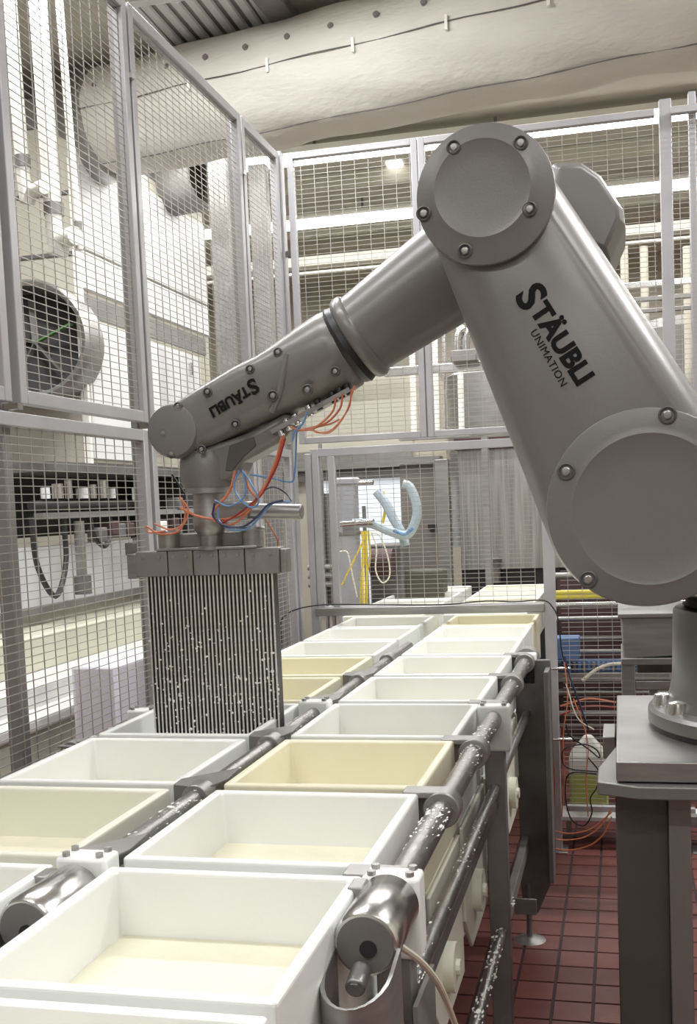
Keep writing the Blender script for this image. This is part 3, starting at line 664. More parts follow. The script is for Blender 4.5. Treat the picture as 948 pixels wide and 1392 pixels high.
# forearm tube
a0 = aY(668, 330, WY); a1 = aY(498, 452, WY)        # axis points
def on(t): return a0 + (a1 - a0) * t
ax = (a1 - a0).normalized(); L1 = (a1 - a0).length
MB().lathe(a0 - ax * .05, ax, [(0, .140), (.10, .150), (.25, .143), (L1 + .03, .126), (L1 + .055, .126)], 56).obj('forearm_tube', 'paint', RB, smooth=40)
MB().lathe(a1 + ax * .0, ax, [(0, .122), (.006, .131), (.014, .135), (.030, .135), (.040, .131), (.046, .122)], 56).obj('forearm_flange', 'paint', RB, smooth=40)
MB().lathe(a1 + ax * .046, ax, [(0, .120), (.018, .126), (.036, .120)], 56).obj('rotary_seal', 'rubber', RB)
# wrist body: circular at seal, slab-like towards the wrist disc
b0 = a1 + ax * .078; W3 = aY(251, 588, WY); bx_ = (W3 - b0); bl = bx_.length; bx_.normalize()
nz = Vector((0, 1, 0)).cross(bx_).normalized()
if nz.z < 0: nz = -nz
def sring(c, hh, ht, p, n=48, up=0):
    r = []
    for i in range(n):
        a = 2 * PI * i / n; ca, sa = math.cos(a), math.sin(a)
        r.append(c + nz * (hh * math.copysign(abs(sa) ** (2 / p), sa) + up) + Vector((0, 1, 0)) * ht * math.copysign(abs(ca) ** (2 / p), ca))
    return r
prof = [(-.012, .112, .112, 2, 0), (0, .122, .122, 2, 0), (.03, .126, .124, 2, 0), (.10, .122, .12, 2.1, -.002), (.17, .112, .112, 2.5, -.005), (.24, .100, .106, 3.2, -.004), (.32, .097, .104, 3.6, 0), (bl * .80, .09, .10, 4, 0), (bl, .082, .098, 4, 0)]
MB().loft([sring(b0 + bx_ * t, hh, ht, p, up=u) for t, hh, ht, p, u in prof]).obj('wrist_arm', 'paint', RB, smooth=50)
MB().lathe((W3.x, WY - .100, W3.z), (0, 1, 0), [(0, .070), (.003, .078), (.012, .083), (.188, .083), (.2, .072)], 48).obj('wrist_drum', 'paint', RB, smooth=30)
MB().lathe((W3.x, WY - .1005, W3.z), (0, -1, 0), [(-.004, .080), (.004, .078), (.006, .07), (.006, .01)], 48).obj('wrist_cover', 'paint', RB, smooth=25)
for q in ((242, 553), (222, 589), (233, 617), (274, 611), (282, 533), (320, 577), (340, 502), (378, 479)): bolt(*q, WY - .104, .0075, nm='wrist_bolt')
bolt(371, 538, WY - .116, .009); bolt(456, 505, WY - .121, .008); bolt(418, 530, WY - .12, .009)
# raised rib between text field and body
MB().tube([aY(391, 482, WY - .105), aY(385, 510, WY - .108), aY(380, 535, WY - .106), aY(370, 560, WY - .095)], .010, 10).obj('cast_rib', 'paint', RB)
# lower cheek under the wrist arm
hood = [(262, 612), (300, 600), (345, 585), (388, 560), (400, 572), (385, 598), (355, 614), (330, 628), (322, 648), (300, 655), (262, 655)]
hb = [aY(*q, WY - .06) for q in hood]
MB().prism(hb, (0, .12, 0)).obj('wrist_cheek', 'paint', RB, bevel=.018, seg=4)
MB().prism([aY(*q, WY - .064) for q in ((312, 606), (345, 594), (348, 606), (330, 622), (316, 640), (306, 640))], (0, .01, 0)).obj('cheek_recess', 'paint_dark', RB, bevel=.003)
# wrist output
WX = aY(283, 650, WY).x
MB().lathe((WX, WY, 2.09), (0, 0, -1), [(0, .075), (.03, .086), (.095, .086), (.112, .078)], 40).obj('wrist_output', 'paint', RB)
# connectors under the arm
for (x, y) in ((380, 584), (390, 575), (402, 568), (420, 556), (432, 548), (452, 538), (462, 532), (472, 527)):
    p = aY(x, y, WY - .06); d = Vector((.35, 0, -.9)).normalized()
    MB().cyl(p - d * .01, p + d * .022, .010, n=12).obj('connector', 'rubber' if x > 425 else 'steel_bright', RB)
MB().bar(aY(372, 588, WY - .05), aY(478, 530, WY - .05), .05, .014).obj('connector_plate', 'steel', RB)

# lettering
def text_mesh(parts, offs=.0):
    """parts: (string, size, x, y, weight, shear)"""
    mb = MB()
    for s_, size, x, y, wgt, shear in parts:
        cu = bpy.data.curves.new('t', 'FONT'); cu.body = s_; cu.size = size; cu.offset = wgt; cu.extrude = .0008; cu.shear = shear; cu.resolution_u = 4
        cu.space_character = 1.08 if s_ == 'UNIMATION' else 1.0
        to = bpy.data.objects.new('t', cu); COL.objects.link(to)
        dg = bpy.context.evaluated_depsgraph_get(); me = to.evaluated_get(dg).to_mesh()
        mb.add([(v.co.x + x, v.co.y + y, v.co.z) for v in me.vertices], [tuple(p.vertices) for p in me.polygons])
        to.evaluated_get(dg).to_mesh_clear(); bpy.data.objects.remove(to); bpy.data.curves.remove(cu)
    return mb
def place_text(mb, a, b, nm, flip_up, lift=0):
    """scale the mesh so its baseline runs a->b in the plane facing -Y"""
    xs = [v[0] for v in mb.v]; w0, w1 = min(xs), max(xs); d = b - a; s = d.length / (w1 - w0); d.normalize()
    nn = Vector((0, -1, 0)); nn = (nn - d * nn.dot(d)).normalized(); up = nn.cross(d)
    vs = [a + d * ((v[0] - w0) * s) + up * (v[1] * s) + nn * (v[2] * .6 + lift) for v in mb.v]
    mb.v = [tuple(v) for v in vs]
    return mb.obj(nm, 'text', RB, smooth=0)
LOGO = lambda: text_mesh([('S', 1.5, 0, -.2, .045, 0), ('TÄUBLI', 1.0, .76, 0, .042, 0)])
yt = AF + .0105
place_text(LOGO(), aY(706, 399, yt), aY(786, 525, yt), 'maker_lettering', 1)
place_text(text_mesh([('UNIMATION', 1.0, 0, 0, .0, 0)]), aY(721, 452, yt), aY(763, 526, yt), 'maker_lettering', 1)
place_text(LOGO(), aY(347, 517, WY - .1065), aY(284, 556, WY - .1025), 'maker_lettering', 1, .002)

# ================================================================== PRESS TOOL
TL = thing('press_tool', 'steel comb-like press tool with thin vertical blades hanging from the robot wrist', 'tool')
TX0_, TX1_ = -1.495, -1.012
HZ0, HZ1 = 1.705, 1.785
ty0, ty1 = WY - .036, WY + .036
cuts = [-1.495, -1.385, -1.300, -1.215, -1.130, -1.018]
for i in range(5): 
    MB().box(cuts[i] + .0015, cuts[i + 1] - .0015, ty0, ty1, HZ0, HZ1).obj('head_block', 'steel_dull', TL, bevel=.003)
    for q in (.25, .75):
        x = cuts[i] + (cuts[i + 1] - cuts[i]) * q; MB().cyl((x, ty0 - .004, HZ1 - .018), (x, ty0 + .01, HZ1 - .018), .006, n=6).obj('block_bolt', 'steel', TL)
MB().box(cuts[0] - .03, cuts[0] + .002, ty0 + .004, ty1 - .01, HZ0 - .005, HZ1 - .005).obj('side_cheek', 'steel', TL, bevel=.003)
MB().box(cuts[5] - .002, cuts[5] + .02, ty0 + .015, ty1 - .01, HZ0, HZ1 - .005).obj('side_cheek', 'steel', TL, bevel=.003)
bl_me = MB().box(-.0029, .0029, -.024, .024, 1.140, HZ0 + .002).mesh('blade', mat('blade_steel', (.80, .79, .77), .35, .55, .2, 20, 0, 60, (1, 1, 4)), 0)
bl_me.materials.append(mat('blade_flank_shade', (.035, .033, .034), .4))  # shade between the blades, put into the colour of their side faces
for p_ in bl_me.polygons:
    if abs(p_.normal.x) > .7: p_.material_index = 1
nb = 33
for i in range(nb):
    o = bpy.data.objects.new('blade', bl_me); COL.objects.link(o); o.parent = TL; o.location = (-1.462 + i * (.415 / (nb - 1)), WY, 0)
def f():
    i = random.randrange(nb); x = -1.462 + i * (.415 / (nb - 1)); z = min(1.69, max(1.16, random.triangular(1.15, 1.68, 1.30)))
    return (x + random.uniform(-.005, .005), WY - .025, z), (1, .6, random.uniform(.8, 1.8))
crumbs(380, f, .002, .0055).obj('curd_crumbs', 'curd', TL, kind='stuff')
MB().box(-1.42, -1.09, WY - .04, WY + .04, HZ1, HZ1 + .008).obj('head_plate', 'steel', TL, bevel=.002)
MB().box(-1.40, -1.11, WY + .005, WY + .035, HZ1 + .008, HZ1 + .05).obj('cross_bar', 'steel_dull', TL, bevel=.003)
for x in (aY(230, 735, WY).x, aY(344, 735, WY).x):
    MB().lathe((x, WY, HZ1 + .005), (0, 0, 1), [(0, .034), (.045, .034), (.05, .040), (.056, .040), (.06, .036)], 28).obj('knob', 'steel', TL)
MB().lathe((WX, WY, 1.978), (0, 0, -1), [(0, .074), (.018, .074), (.02, .05), (.085, .05), (.10, .055), (.13, .052), (.15, .036), (.182, .036), (.184, .05), (.194, .05)], 36).obj('hub', 'steel', TL)
MB().box(WX + .03, WX + .14, WY - .045, WY + .04, 1.872, 1.93).obj('hub_arm', 'steel', TL, bevel=.005)
MB().cyl((WX + .12, WY - .01, 1.90), (-.945, WY - .01, 1.89), .024, n=24).obj('handle_pipe', 'steel', TL, bevel=.003)
MB().box(-1.53, -1.50, WY - .03, WY - .0, HZ1 - .01, HZ1 + .03).obj('sensor', 'steel_dark', TL, bevel=.003)

# hoses --------------------------------------------------------------
def hose(pts, r, m_, label, Y=WY - .09, cat='hose'):
    P = [aY(q[0], q[1], Y + (q[2] if len(q) > 2 else 0)) for q in pts]
    return MB().tube(P, r * .72, 8).obj(('orange_hose' if m_ == 'orange' else 'blue_hose' if m_ in ('blue',) else 'dark_hose'), m_, label=label, cat=cat)
hose([(386, 592), (372, 640), (352, 672), (336, 695), (305, 706), (270, 702), (245, 690)], .0055, 'orange', 'long orange air hose from the arm connectors sweeping across the tool hub')
hose([(383, 594), (374, 628), (350, 680), (318, 712), (290, 708)], .0045, 'orange', 'second orange air hose close beside the long one below the arm connectors', WY - .10)
hose([(320, 640), (312, 668), (294, 690), (288, 700)], .006, 'orange', 'short orange hose dropping left of the blue hose loops', WY - .10)
hose([(332, 640), (338, 662), (350, 676), (358, 668)], .006, 'orange', 'short orange hose dropping right of the blue hose loops', WY - .10)
hose([(388, 596), (376, 635), (356, 672), (345, 682), (322, 700), (300, 712)], .004, 'red', 'dark red thin hose beside the orange hoses', WY - .105)
hose([(248, 680), (252, 700), (243, 722), (218, 726), (200, 716), (203, 724), (225, 722)], .0045, 'orange', 'orange hose loop hanging left of the tool hub')
hose([(244, 676), (256, 692), (250, 712), (232, 720), (210, 712)], .004, 'orange', 'second orange hose loop at the left edge of the tool head', WY - .11)
hose([(325, 640), (318, 660), (326, 678), (342, 690), (352, 680), (340, 655), (330, 640)], .004, 'blue', 'upper blue hose loop below the wrist', WY - .11)
hose([(330, 638), (334, 665), (328, 680), (310, 688), (292, 680)], .004, 'blue', 'blue hose curling to the left of the hub', WY - .11)
hose([(292, 684), (290, 702), (305, 714), (330, 716), (350, 702), (365, 686), (385, 680)], .0045, 'navy', 'dark blue hose arc under the orange hoses', WY - .12)
hose([(296, 690), (298, 708), (315, 720), (338, 718), (356, 700), (372, 684), (395, 682)], .004, 'blue', 'bright blue hose arc along the tool handle', WY - .115)
hose([(404, 582), (403, 600), (401, 640), (396, 655), (370, 650), (340, 645)], .004, 'blue', 'thin blue hose dropping from the arm connector to the tool', WY - .05)
hose([(418, 560), (412, 575), (400, 588), (398, 600)], .004, 'blue', 'short blue hose at the arm connectors', WY - .10)
hose([(457, 540), (452, 560), (430, 580), (408, 585), (395, 580)], .0045, 'orange', 'orange hose arc from the third connector under the arm', WY - .09)
hose([(466, 535), (462, 556), (442, 576), (412, 584)], .0045, 'orange', 'orange hose arc from the second connector under the arm', WY - .08)
hose([(478, 528), (474, 555), (452, 584), (432, 588), (428, 582), (450, 576), (462, 570)], .0035, 'orange', 'thin orange hose making the widest arc under the arm', WY - .07)
hose([(482, 524), (470, 562), (448, 588), (420, 584)], .003, 'orange', 'thin orange hose with a black tie under the arm', WY - .11)
hose([(352, 672), (370, 662), (388, 670), (397, 682)], .003, 'navy', 'thin dark hose arching over the tool handle', WY - .05)
hose([(362, 706), (370, 720), (378, 735), (376, 748)], .004, 'orange', 'orange hose behind the right knob of the tool', WY + .15)
hose([(234, 645), (244, 660), (252, 672)], .005, 'black_c', 'short striped black hose left of the wrist output', WY + .12)

# ================================================================== RIGHT: EQUIPMENT BEHIND THE PEDESTAL
bn = thing('hopper_bin', 'grey steel hopper on legs standing behind the robot base', 'hopper')
MB().prism([(-.01, 5.1, 1.36), (.42, 5.1, 1.36), (.42, 5.1, 1.19), (.0, 5.1, 1.17)], (0, .5, 0)).obj('hopper_body', 'steel', bn, bevel=.01)
MB().box(-.02, .43, 5.08, 5.62, 1.355, 1.375).obj('hopper_rim', 'steel', bn, bevel=.003)
MB().box(-.01, .43, 5.08, 5.6, 1.145, 1.175).obj('shelf_bar', 'steel', bn, bevel=.003)
MB().box(-.01, .05, 5.09, 5.15, 0, 1.15).obj('leg', 'steel', bn, bevel=.003); MB().box(.11, .15, 5.2, 5.25, 0, 1.05).obj('leg', 'steel', bn, bevel=.003); MB().box(.36, .42, 5.09, 5.15, 0, 1.15).obj('leg', 'steel', bn, bevel=.003)
MB().box(.05, .42, 5.1, 5.14, 1.03, 1.07).obj('cross_bar', 'steel', bn, bevel=.003)
MB().box(.06, .36, 5.3, 5.5, 1.075, 1.14).obj('drawer', 'steel_dark', bn, bevel=.005)
for i, z in enumerate((.78, .62, .35)):
    MB().box(.2, .9, 5.3, 5.36, z, z + .05).obj('cross_bar', 'steel', bn)
# machine behind right panel
rk = thing('conveyor_rack', 'dark conveyor rack with steel bars and a blue chain belt behind the rear fence', 'conveyor')
MB().box(-.42, 1.2, 7.6, 7.7, .25, 1.38).obj('back_panel', 'brown', rk)
for y, z, r, m_ in ((7.3, 1.40, .02, 'steel'), (7.2, 1.26, .012, 'steel'), (7.2, 1.13, .015, 'steel'), (7.2, 1.0, .012, 'steel_dark'), (7.2, .92, .014, 'steel'), (7.2, .66, .02, 'steel'), (7.2, .52, .018, 'steel'), (7.2, .44, .016, 'steel_dull'), (7.2, .36, .014, 'steel_dark')):
    MB().cyl((-.42, y, z), (1.2, y, z), r, n=12).obj('cross_bar', m_, rk)
MB().box(-.42, 1.2, 7.1, 7.25, .74, .80).obj('belt_rail', 'steel', rk, bevel=.004)
MB().box(-.42, 1.2, 7.12, 7.22, .80, .87).obj('belt', 'bluetray', rk)
for k in range(26):
    MB().box(-.40 + k * .03, -.382 + k * .03, 7.10, 7.13, .81, .865, Matrix.Translation((0, 0, 0))).obj('chain_link', 'steel_dull' if k % 2 else 'bluetray', rk, bevel=.003)
MB().box(-.42, -.26, 6.95, 7.1, .90, 1.04).obj('blue_crate', 'bluetray', bevel=.01, label='small blue plastic crate on the conveyor behind the fence', cat='crate')
for k, z in enumerate((1.335, 1.36)):
    MB().cyl((-.42, 6.8, z - .03), (.6, 6.8, z - .03), .016, n=12).obj('yellow_pipe', 'yellowpipe', label='%s yellow pipe running behind the rear fence right of the moulds' % ('lower', 'upper')[k], cat='pipe')
MB().cyl((-.42, 6.75, 1.26), (.6, 6.75, 1.26), .018, n=12).obj('steel_pipe', 'steel_bright', label='bright steel pipe just below the yellow pipes', cat='pipe')
MB().box(-.36, .55, 6.10, 6.32, .135, .16).obj('low_shelf', 'ahu', bevel=.004, label='low white shelf plate near the floor behind the rear fence', cat='shelf')
for x in (-.33, .5): MB().box(x, x + .03, 6.2, 6.23, 0, .135).obj('shelf_leg', 'steel', label='short steel leg under the low white shelf, %s end' % ('left' if x < 0 else 'right'), cat='leg')
bt = thing('canister', 'white canister half filled with green liquid on the low shelf behind the fence', 'canister')
q0, q1 = aY(776, 1095, 6.3), aY(828, 1095, 6.3); zt, zs, zg = aY(800, 1000, 6.3).z, aY(800, 1028, 6.3).z, aY(800, 1048, 6.3).z
MB().box(q0.x, q1.x, 6.22, 6.42, .162, zg).obj('liquid_part', 'jugg', bt, bevel=.012)
MB().box(q0.x, q1.x, 6.22, 6.42, zg, zs).obj('upper_part', 'jugw', bt, bevel=.008)
MB().add([(q0.x, 6.22, zs), (q1.x, 6.22, zs), (q1.x, 6.42, zs), (q0.x, 6.42, zs), ((q0.x + q1.x) / 2 - .02, 6.30, zt), ((q0.x + q1.x) / 2 + .02, 6.30, zt), ((q0.x + q1.x) / 2 + .02, 6.34, zt), ((q0.x + q1.x) / 2 - .02, 6.34, zt)],
         [(0, 1, 5, 4), (1, 2, 6, 5), (2, 3, 7, 6), (3, 0, 4, 7), (4, 5, 6, 7), (3, 2, 1, 0)]).obj('shoulder', 'jugw', bt, bevel=.01)
YC = FY - .07
def cab(pts, r, m_, nm, label, Y=YC): return MB().tube([aY(q[0], q[1], Y) for q in pts], r, 6).obj(nm, m_, label=label, cat='cable')
cab([(768, 892), (775, 920), (788, 955), (800, 990)], .004, 'navy', 'dark_cable', 'dark blue cable slanting down from the upper fence clamp')
cab([(770, 985), (775, 1000), (800, 1018), (815, 1030), (812, 1020), (795, 1012), (768, 1018), (765, 1035), (775, 1045), (800, 1048), (830, 1050)], .004, 'black_c', 'black_cable', 'black cable loop in front of the white canister')
cab([(800, 1030), (815, 1050), (812, 1070), (803, 1085), (805, 1105), (795, 1122), (778, 1115), (770, 1090), (770, 1060), (780, 1050), (812, 1052)], .004, 'black_c', 'black_cable', 'large black cable loop hanging below the canister')
cab([(743, 1150), (770, 1156), (800, 1150), (820, 1135), (832, 1110)], .004, 'orange', 'orange_cable', 'upper orange cable sagging over the tiles by the fence foot', FY - .15)
cab([(742, 1135), (765, 1142), (795, 1138), (818, 1122), (832, 1098)], .004, 'orange', 'orange_cable', 'lower orange cable sagging over the tiles by the fence foot', FY - .18)
cab([(748, 1128), (775, 1133), (805, 1126), (832, 1104)], .0035, 'orange', 'orange_cable', 'thin orange cable nearest the canister shelf', FY - .12)
cab([(800, 1110), (797, 1060), (800, 1020), (795, 990), (780, 950)], .0035, 'orange', 'orange_cable', 'thin orange cable hanging in front of the canister')
cab([(764, 1110), (768, 1060), (766, 1000), (772, 950), (768, 900)], .0035, 'orange', 'orange_cable', 'thin orange cable running up beside the short fence post')
cab([(770, 930), (785, 975), (808, 992)], .0035, 'clear', 'cream_cable', 'cream cable slanting behind the dark blue cable')
cab([(762, 960), (800, 950), (838, 955)], .006, 'orange', 'orange_cable', 'orange cable bundle lying across behind the fence at mid height', FY + .3)
cab([(762, 972), (800, 960), (838, 962)], .006, 'red', 'red_cable', 'red cable lying across behind the fence below the orange bundle', FY + .3)
cab([(792, 925), (815, 908), (842, 902), (900, 905)], .010, 'clear', 'cream_hose', 'cream hose curving above the blue chain belt', FY + .4)
cab([(727, 978), (742, 1005), (752, 1040), (753, 1100), (750, 1160)], .006, 'red', 'red_cable', 'dark red cable hanging beside the rack end plate', 5.0)
cab([(736, 1025), (746, 1060), (748, 1085), (742, 1110), (738, 1130)], .005, 'clear', 'cream_cable', 'cream cable hanging between rack end and fence post', 5.1)
cab([(740, 1050), (744, 1075), (741, 1095)], .004, 'orange', 'orange_cable', 'short orange cable beside the rack end plate', 5.12)

# ================================================================== HALL BEHIND THE REAR FENCE
# steel sheet wall / cabinets
sc_ = thing('washing_cabinet', 'tall streaked stainless cabinet behind the moulds and rear fence', 'cabinet')
a, b = aY(622, 612, 9.3), aY(760, 772, 9.3)
MB().box(a.x, .9, 9.3, 9.5, b.z, a.z).obj('sheet_front', 'curtain', sc_, bevel=.005)
MB().box(a.x, .9, 9.32, 9.5, 0, b.z).obj('base_front', 'dark', sc_)
MB().box(a.x - .02, .92, 9.25, 9.5, a.z, a.z + .09).obj('cabinet_top', 'brown', sc_)
p = aY(592, 625, 9.2); p2 = aY(620, 790, 9.2)
MB().box(p.x, p2.x - .03, 9.15, 9.3, 0, p.z).obj('support_column', 'steel', bevel=.005, label='light grey square column left of the streaked stainless cabinet', cat='column')
p = aY(543, 632, 9.5)
dr = thing('sheet_door', 'grey-brown sheet door behind the lower rear fence', 'door')
MB().box(p.x, aY(592, 632, 9.5).x, 9.5, 9.58, .0, p.z).obj('door_leaf', 'door', dr, bevel=.004)
MB().box(p.x - .3, aY(600, 632, 9.5).x + .0, 9.44, 9.62, p.z, p.z + .06).obj('lintel', 'steel', dr)
MB().box(aY(594, 730, 9.4).x - .08, aY(594, 730, 9.4).x, 9.44, 9.5, 1.68, 1.72).obj('door_handle', 'rubber', dr)
# bright opening with dark lintel left
q = aY(418, 655, 10.5); q2 = aY(550, 655, 10.5)
wd = thing('far_doorway', 'bright doorway with a dark lintel at the left end of the hall', 'doorway')
MB().box(q.x, q2.x, 10.5, 10.55, .9, q.z).obj('bright_opening', 'sky_w', wd); MB().box(q.x - .3, q2.x + .05, 10.45, 10.55, q.z, q.z + .1).obj('lintel', 'steel_dark', wd)
MB().box(q.x - .3, q2.x + .1, 10.4, 10.5, q.z + .1, q.z + .28).obj('lintel_cover', 'steel', wd)
MB().box(-3.4, -1.9, 10.56, 10.7, 0, 2.9).obj('partition', 'wall', label='beige partition wall around the bright doorway', cat='partition')
# white cylinder tank with hoses
wt = thing('filter_tank', 'slim pale grey cylinder tank with clamp rings and side pipe behind the rear fence', 'tank')
tx = aY(472, 700, 7.6)
MB().lathe((tx.x, 7.6, 1.0), (0, 0, 1), [(0, .085), (1.05, .085), (1.06, .10), (1.09, .10), (1.10, .085)], 28).obj('tank_shell', 'tankgrey', wt)
MB().lathe((tx.x, 7.6, 1.70), (0, 0, 1), [(0, .085), (.005, .095), (.025, .095), (.03, .085)], 28).obj('clamp_ring', 'steel', wt)
MB().cyl((tx.x - .02, 7.5, 1.78), (tx.x + .22, 7.45, 1.79), .022).obj('side_pipe', 'steel_bright', wt)
MB().cyl((tx.x + .02, 7.6, 2.06), (tx.x + .2, 7.58, 2.06), .018).obj('top_pipe', 'steel_bright', wt)
MB().cyl((tx.x, 7.6, 0), (tx.x, 7.6, 1.0), .04).obj('tank_leg', 'steel', wt)
for dx in (-.15, -.2, .1): MB().cyl((tx.x + dx, 7.7, .4), (tx.x + dx, 7.7, 2.35 if dx == -.2 else 1.9), .014, n=10).obj('riser_pipe', 'steel', wt)
for z in (1.48, 1.42, 1.36): MB().cyl((tx.x - .3, 7.6, z), (tx.x + .0, 7.6, z), .02, n=10).obj('fitting', 'steel_dull', wt)
MB().box(tx.x - .24, tx.x - .1, 7.72, 7.85, 1.2, 2.0).obj('valve_box', 'steel_dull', wt)
def H(pts, r, m_, nm, label, Y=7.5, cat='hose'): return MB().tube([aY(q[0], q[1], Y) for q in pts], r, 10).obj(nm, m_, label=label, cat=cat)
H([(480, 711), (505, 712), (530, 722), (550, 728), (560, 720), (567, 700), (565, 680), (557, 662), (548, 658)], .032, 'hose_g', 'suction_hose', 'thick grey-blue hose looping up from the tank side pipe')
H([(512, 668), (525, 685), (535, 705), (545, 722), (552, 742)], .032, 'hose_g', 'suction_hose', 'straight thick grey-blue hose slanting inside the larger loop', 7.6)
H([(535, 721), (550, 726), (562, 718)], .012, 'blue', 'blue_strap', 'short blue hose at the bottom of the thick hose loop', 7.42)
for k, (x0_, x1_) in enumerate(((495, 494), (498, 499), (501, 497), (492, 490))):
    H([(x0_, 722), (x0_ + (k - 1) * 2, 760), (x1_, 826), (x1_, 1180)], .007, 'yellow', 'yellow_cable', '%s of the bundled yellow cables hanging by the tank' % ('leftmost inner', 'second', 'rightmost', 'leftmost outer')[k], 7.3 + .03 * k, 'cable')
H([(497, 728), (488, 748), (465, 795)], .006, 'yellow', 'yellow_cable', 'yellow cable slanting left across the tank', 7.25, 'cable')
H([(521, 668), (524, 690), (520, 712), (516, 715)], .010, 'yellow', 'yellow_cable', 'yellow cable above the hose loop', 7.7, 'cable')
H([(505, 724), (512, 745), (511, 775), (520, 792), (530, 782), (527, 755), (516, 728), (505, 724)], .005, 'clear', 'white_cable', 'white cable hanging in a long loop right of the yellow cables', 7.25, 'cable')
H([(462, 750), (473, 752), (480, 785), (486, 812)], .005, 'clear', 'white_cable', 'white cable curving down along the tank', 7.25, 'cable')
pb = thing('pump_unit', 'dark pump unit with a maroon motor behind the yellow cables', 'pump')
MB().box(aY(502, 750, 7.9).x, aY(548, 750, 7.9).x, 7.9, 8.2, .4, 1.62).obj('pump_body', 'steel_dark', pb, bevel=.02)
MB().cyl(aY(505, 765, 7.85), aY(535, 765, 7.85), .10).obj('motor', 'brown', pb)
MB().box(aY(545, 775, 7.9).x, aY(600, 775, 7.9).x, 7.95, 8.2, .4, 1.42).obj('pump_base', 'olive', pb, bevel=.02)
fx = thing('spray_head', 'small steel fitting standing behind the far moulds', 'fitting')
sp = aY(668, 775, 9.0); MB().lathe((sp.x, 9.24, sp.z - .12), (0, 0, 1), [(0, .05), (.14, .05), (.2, .07), (.21, .03)], 16).obj('fitting_body', 'steel', fx)
# upper hall: pipes, trays, tanks
def hbar(px, py, Y, x0, x1, w_, h_, m_, nm, label, cat): 
    z = aY(px, py, Y).z; return MB().box(x0, x1, Y - w_ / 2, Y + w_ / 2, z - h_ / 2, z + h_ / 2).obj(nm, m_, bevel=.006, label=label, cat=cat)
hbar(480, 352, 11.8, -6, 4.5, .2, .10, 'pipe', 'cable_tray', 'pale cable tray crossing the hall below the farther strip light', 'cable tray')
hbar(480, 366, 11.6, -6, 4.5, .05, .03, 'pipe', 'conduit', 'thin pale conduit just under the cable tray', 'conduit')
hbar(480, 286, 11.4, -6, 4.5, .05, .03, 'pipe', 'conduit', 'thin pale conduit just above the farther strip light', 'conduit')
hbar(900, 385, 8.6, -.4, 4.5, .04, .045, 'steel_bright', 'process_pipe', 'topmost steel pipe crossing behind the fence at right', 'pipe')
hbar(900, 405, 8.6, -.4, 4.5, .04, .035, 'steel', 'process_pipe', 'middle steel pipe crossing behind the fence at right', 'pipe')
hbar(900, 421, 8.6, -.4, 4.5, .04, .03, 'steel_dull', 'process_pipe', 'lowest steel pipe crossing behind the fence at right', 'pipe')
hbar(645, 498, 8.6, -1.75, -.9, .06, .07, 'steel_bright', 'process_pipe', 'bright steel pipe seen between robot forearm and upper arm', 'pipe')
tk = thing('far_tank', 'rounded tan storage tank seen left of the forearm below the robot elbow', 'tank')
c_ = aY(545, 560, 13.0); MB().lathe((c_.x, 13, 0), (0, 0, 1), [(0, .55), (aY(545, 530, 13).z, .55), (aY(545, 512, 13).z, .45), (aY(545, 504, 13).z, .2)], 32).obj('tank_shell', 'beam', tk)
tk = thing('far_tank', 'grey-green steel tank seen between the forearm and the upper arm', 'tank')
c_ = aY(655, 560, 10.15); MB().lathe((c_.x + .12, 10.15, 1.5), (0, 0, 1), [(0, .42), (aY(655, 512, 10.15).z - 1.5, .42), (aY(655, 502, 10.15).z - 1.5, .32)], 32).obj('tank_shell', 'steel', tk)
MB().lathe((c_.x + .12, 10.15, 0), (0, 0, 1), [(0, .1), (1.5, .1)], 12).obj('tank_leg', 'steel', tk)
tk = thing('far_tank', 'steel tank with bright rim near the right edge behind the fence', 'tank')
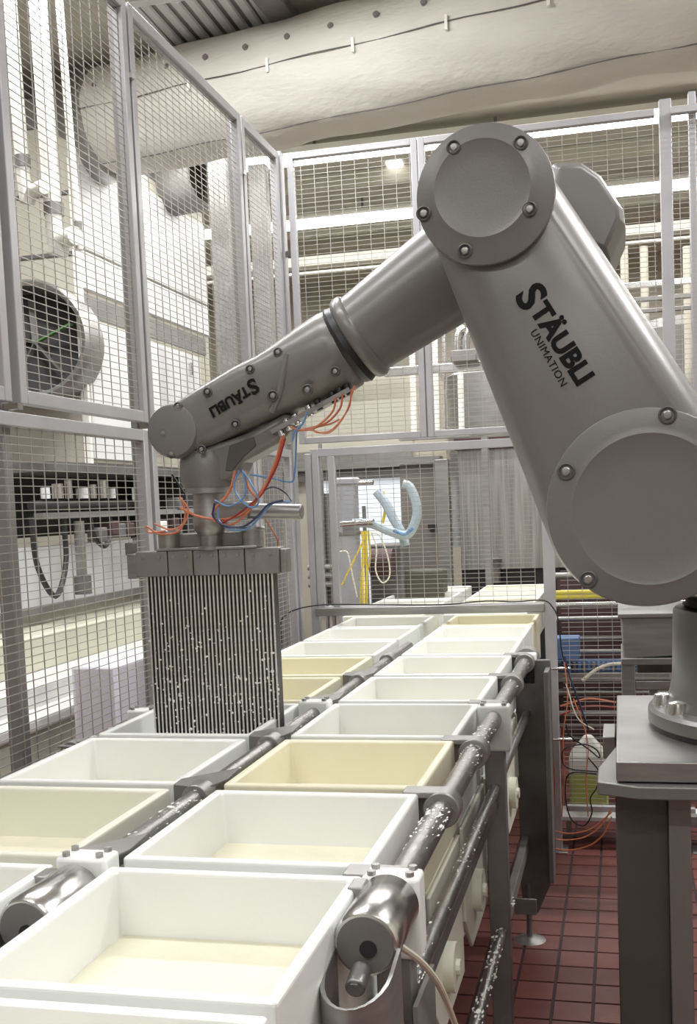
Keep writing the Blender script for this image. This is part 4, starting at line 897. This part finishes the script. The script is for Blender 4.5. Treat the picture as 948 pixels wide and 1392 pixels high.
c_ = aY(945, 480, 10.15); MB().lathe((c_.x, 10.15, 1.5), (0, 0, 1), [(0, .5), (aY(945, 450, 10.15).z - 1.5, .5), (aY(945, 436, 10.15).z - 1.5, .42), (aY(945, 432, 10.15).z - 1.5, .1)], 32).obj('tank_shell', 'steel_dull', tk)
MB().lathe((c_.x, 10.15, 0), (0, 0, 1), [(0, .1), (1.5, .1)], 12).obj('tank_leg', 'steel', tk)
tp = thing('tank_piping', 'cluster of steel and white pipes with a manifold seen between forearm and upper arm', 'pipes')
for i, x in enumerate((560, 574, 591, 604, 625)):
    a, b = aY(x, 450, 8.9), aY(x + 3, 588, 8.9)
    MB().cyl(b, a + Vector((0, 0, .1)), .018 if i % 2 else .024, n=12).obj('riser_pipe', 'steel_bright' if i % 2 else 'pipe', tp)
for i, x in enumerate((623, 634)):
    MB().tube([aY(x, 490, 8.5), aY(x, 462, 8.5), aY(x + 4, 450, 8.5), aY(x + 10, 446, 8.5)], .03, 12).obj('elbow_pipe', 'steel_bright', tp)
MB().box(aY(615, 490, 8.5).x, aY(650, 490, 8.5).x, 8.42, 8.58, aY(615, 494, 8.5).z, aY(615, 478, 8.5).z).obj('valve_manifold', 'steel_dull', tp, bevel=.01)
q = aY(560, 590, 8.9); MB().box(q.x - .1, aY(640, 590, 8.9).x, 8.86, 8.94, q.z - .05, q.z).obj('support_bar', 'steel', tp)
MB().box(-1.05, -1.0, 8.86, 8.94, 0, q.z - .05).obj('support_leg', 'steel', tp)
for i, x in enumerate((850, 877, 935)):
    a = aY(x, 400, 9.0); b = a.copy(); a.z = 4.95; b.z = 0; a.z = aY(x, 335, 9.0).z
    MB().cyl(a, b, .03, n=12).obj('hall_upright', 'wall', label='pale vertical pipe at right behind the fence, %s from the left' % ordn[i], cat='pipe')
MB().box(-1.4, -1.27, 12.9, 13.03, 0, 4.9).obj('hall_column', 'wall', label='slim beige column in the hall behind the forearm', cat='column')
# grey columns seen through the narrow left panels
for i, (x, Y) in enumerate(((298, 8.2), (352, 8.6))):
    p = aY(x, 300, Y); MB().box(p.x - .07, p.x + .07, Y, Y + .1, 0, 4.6).obj('hall_column', 'steel_dull', label='grey column seen through the left fence, %s' % ('left one', 'right one')[i], cat='column')
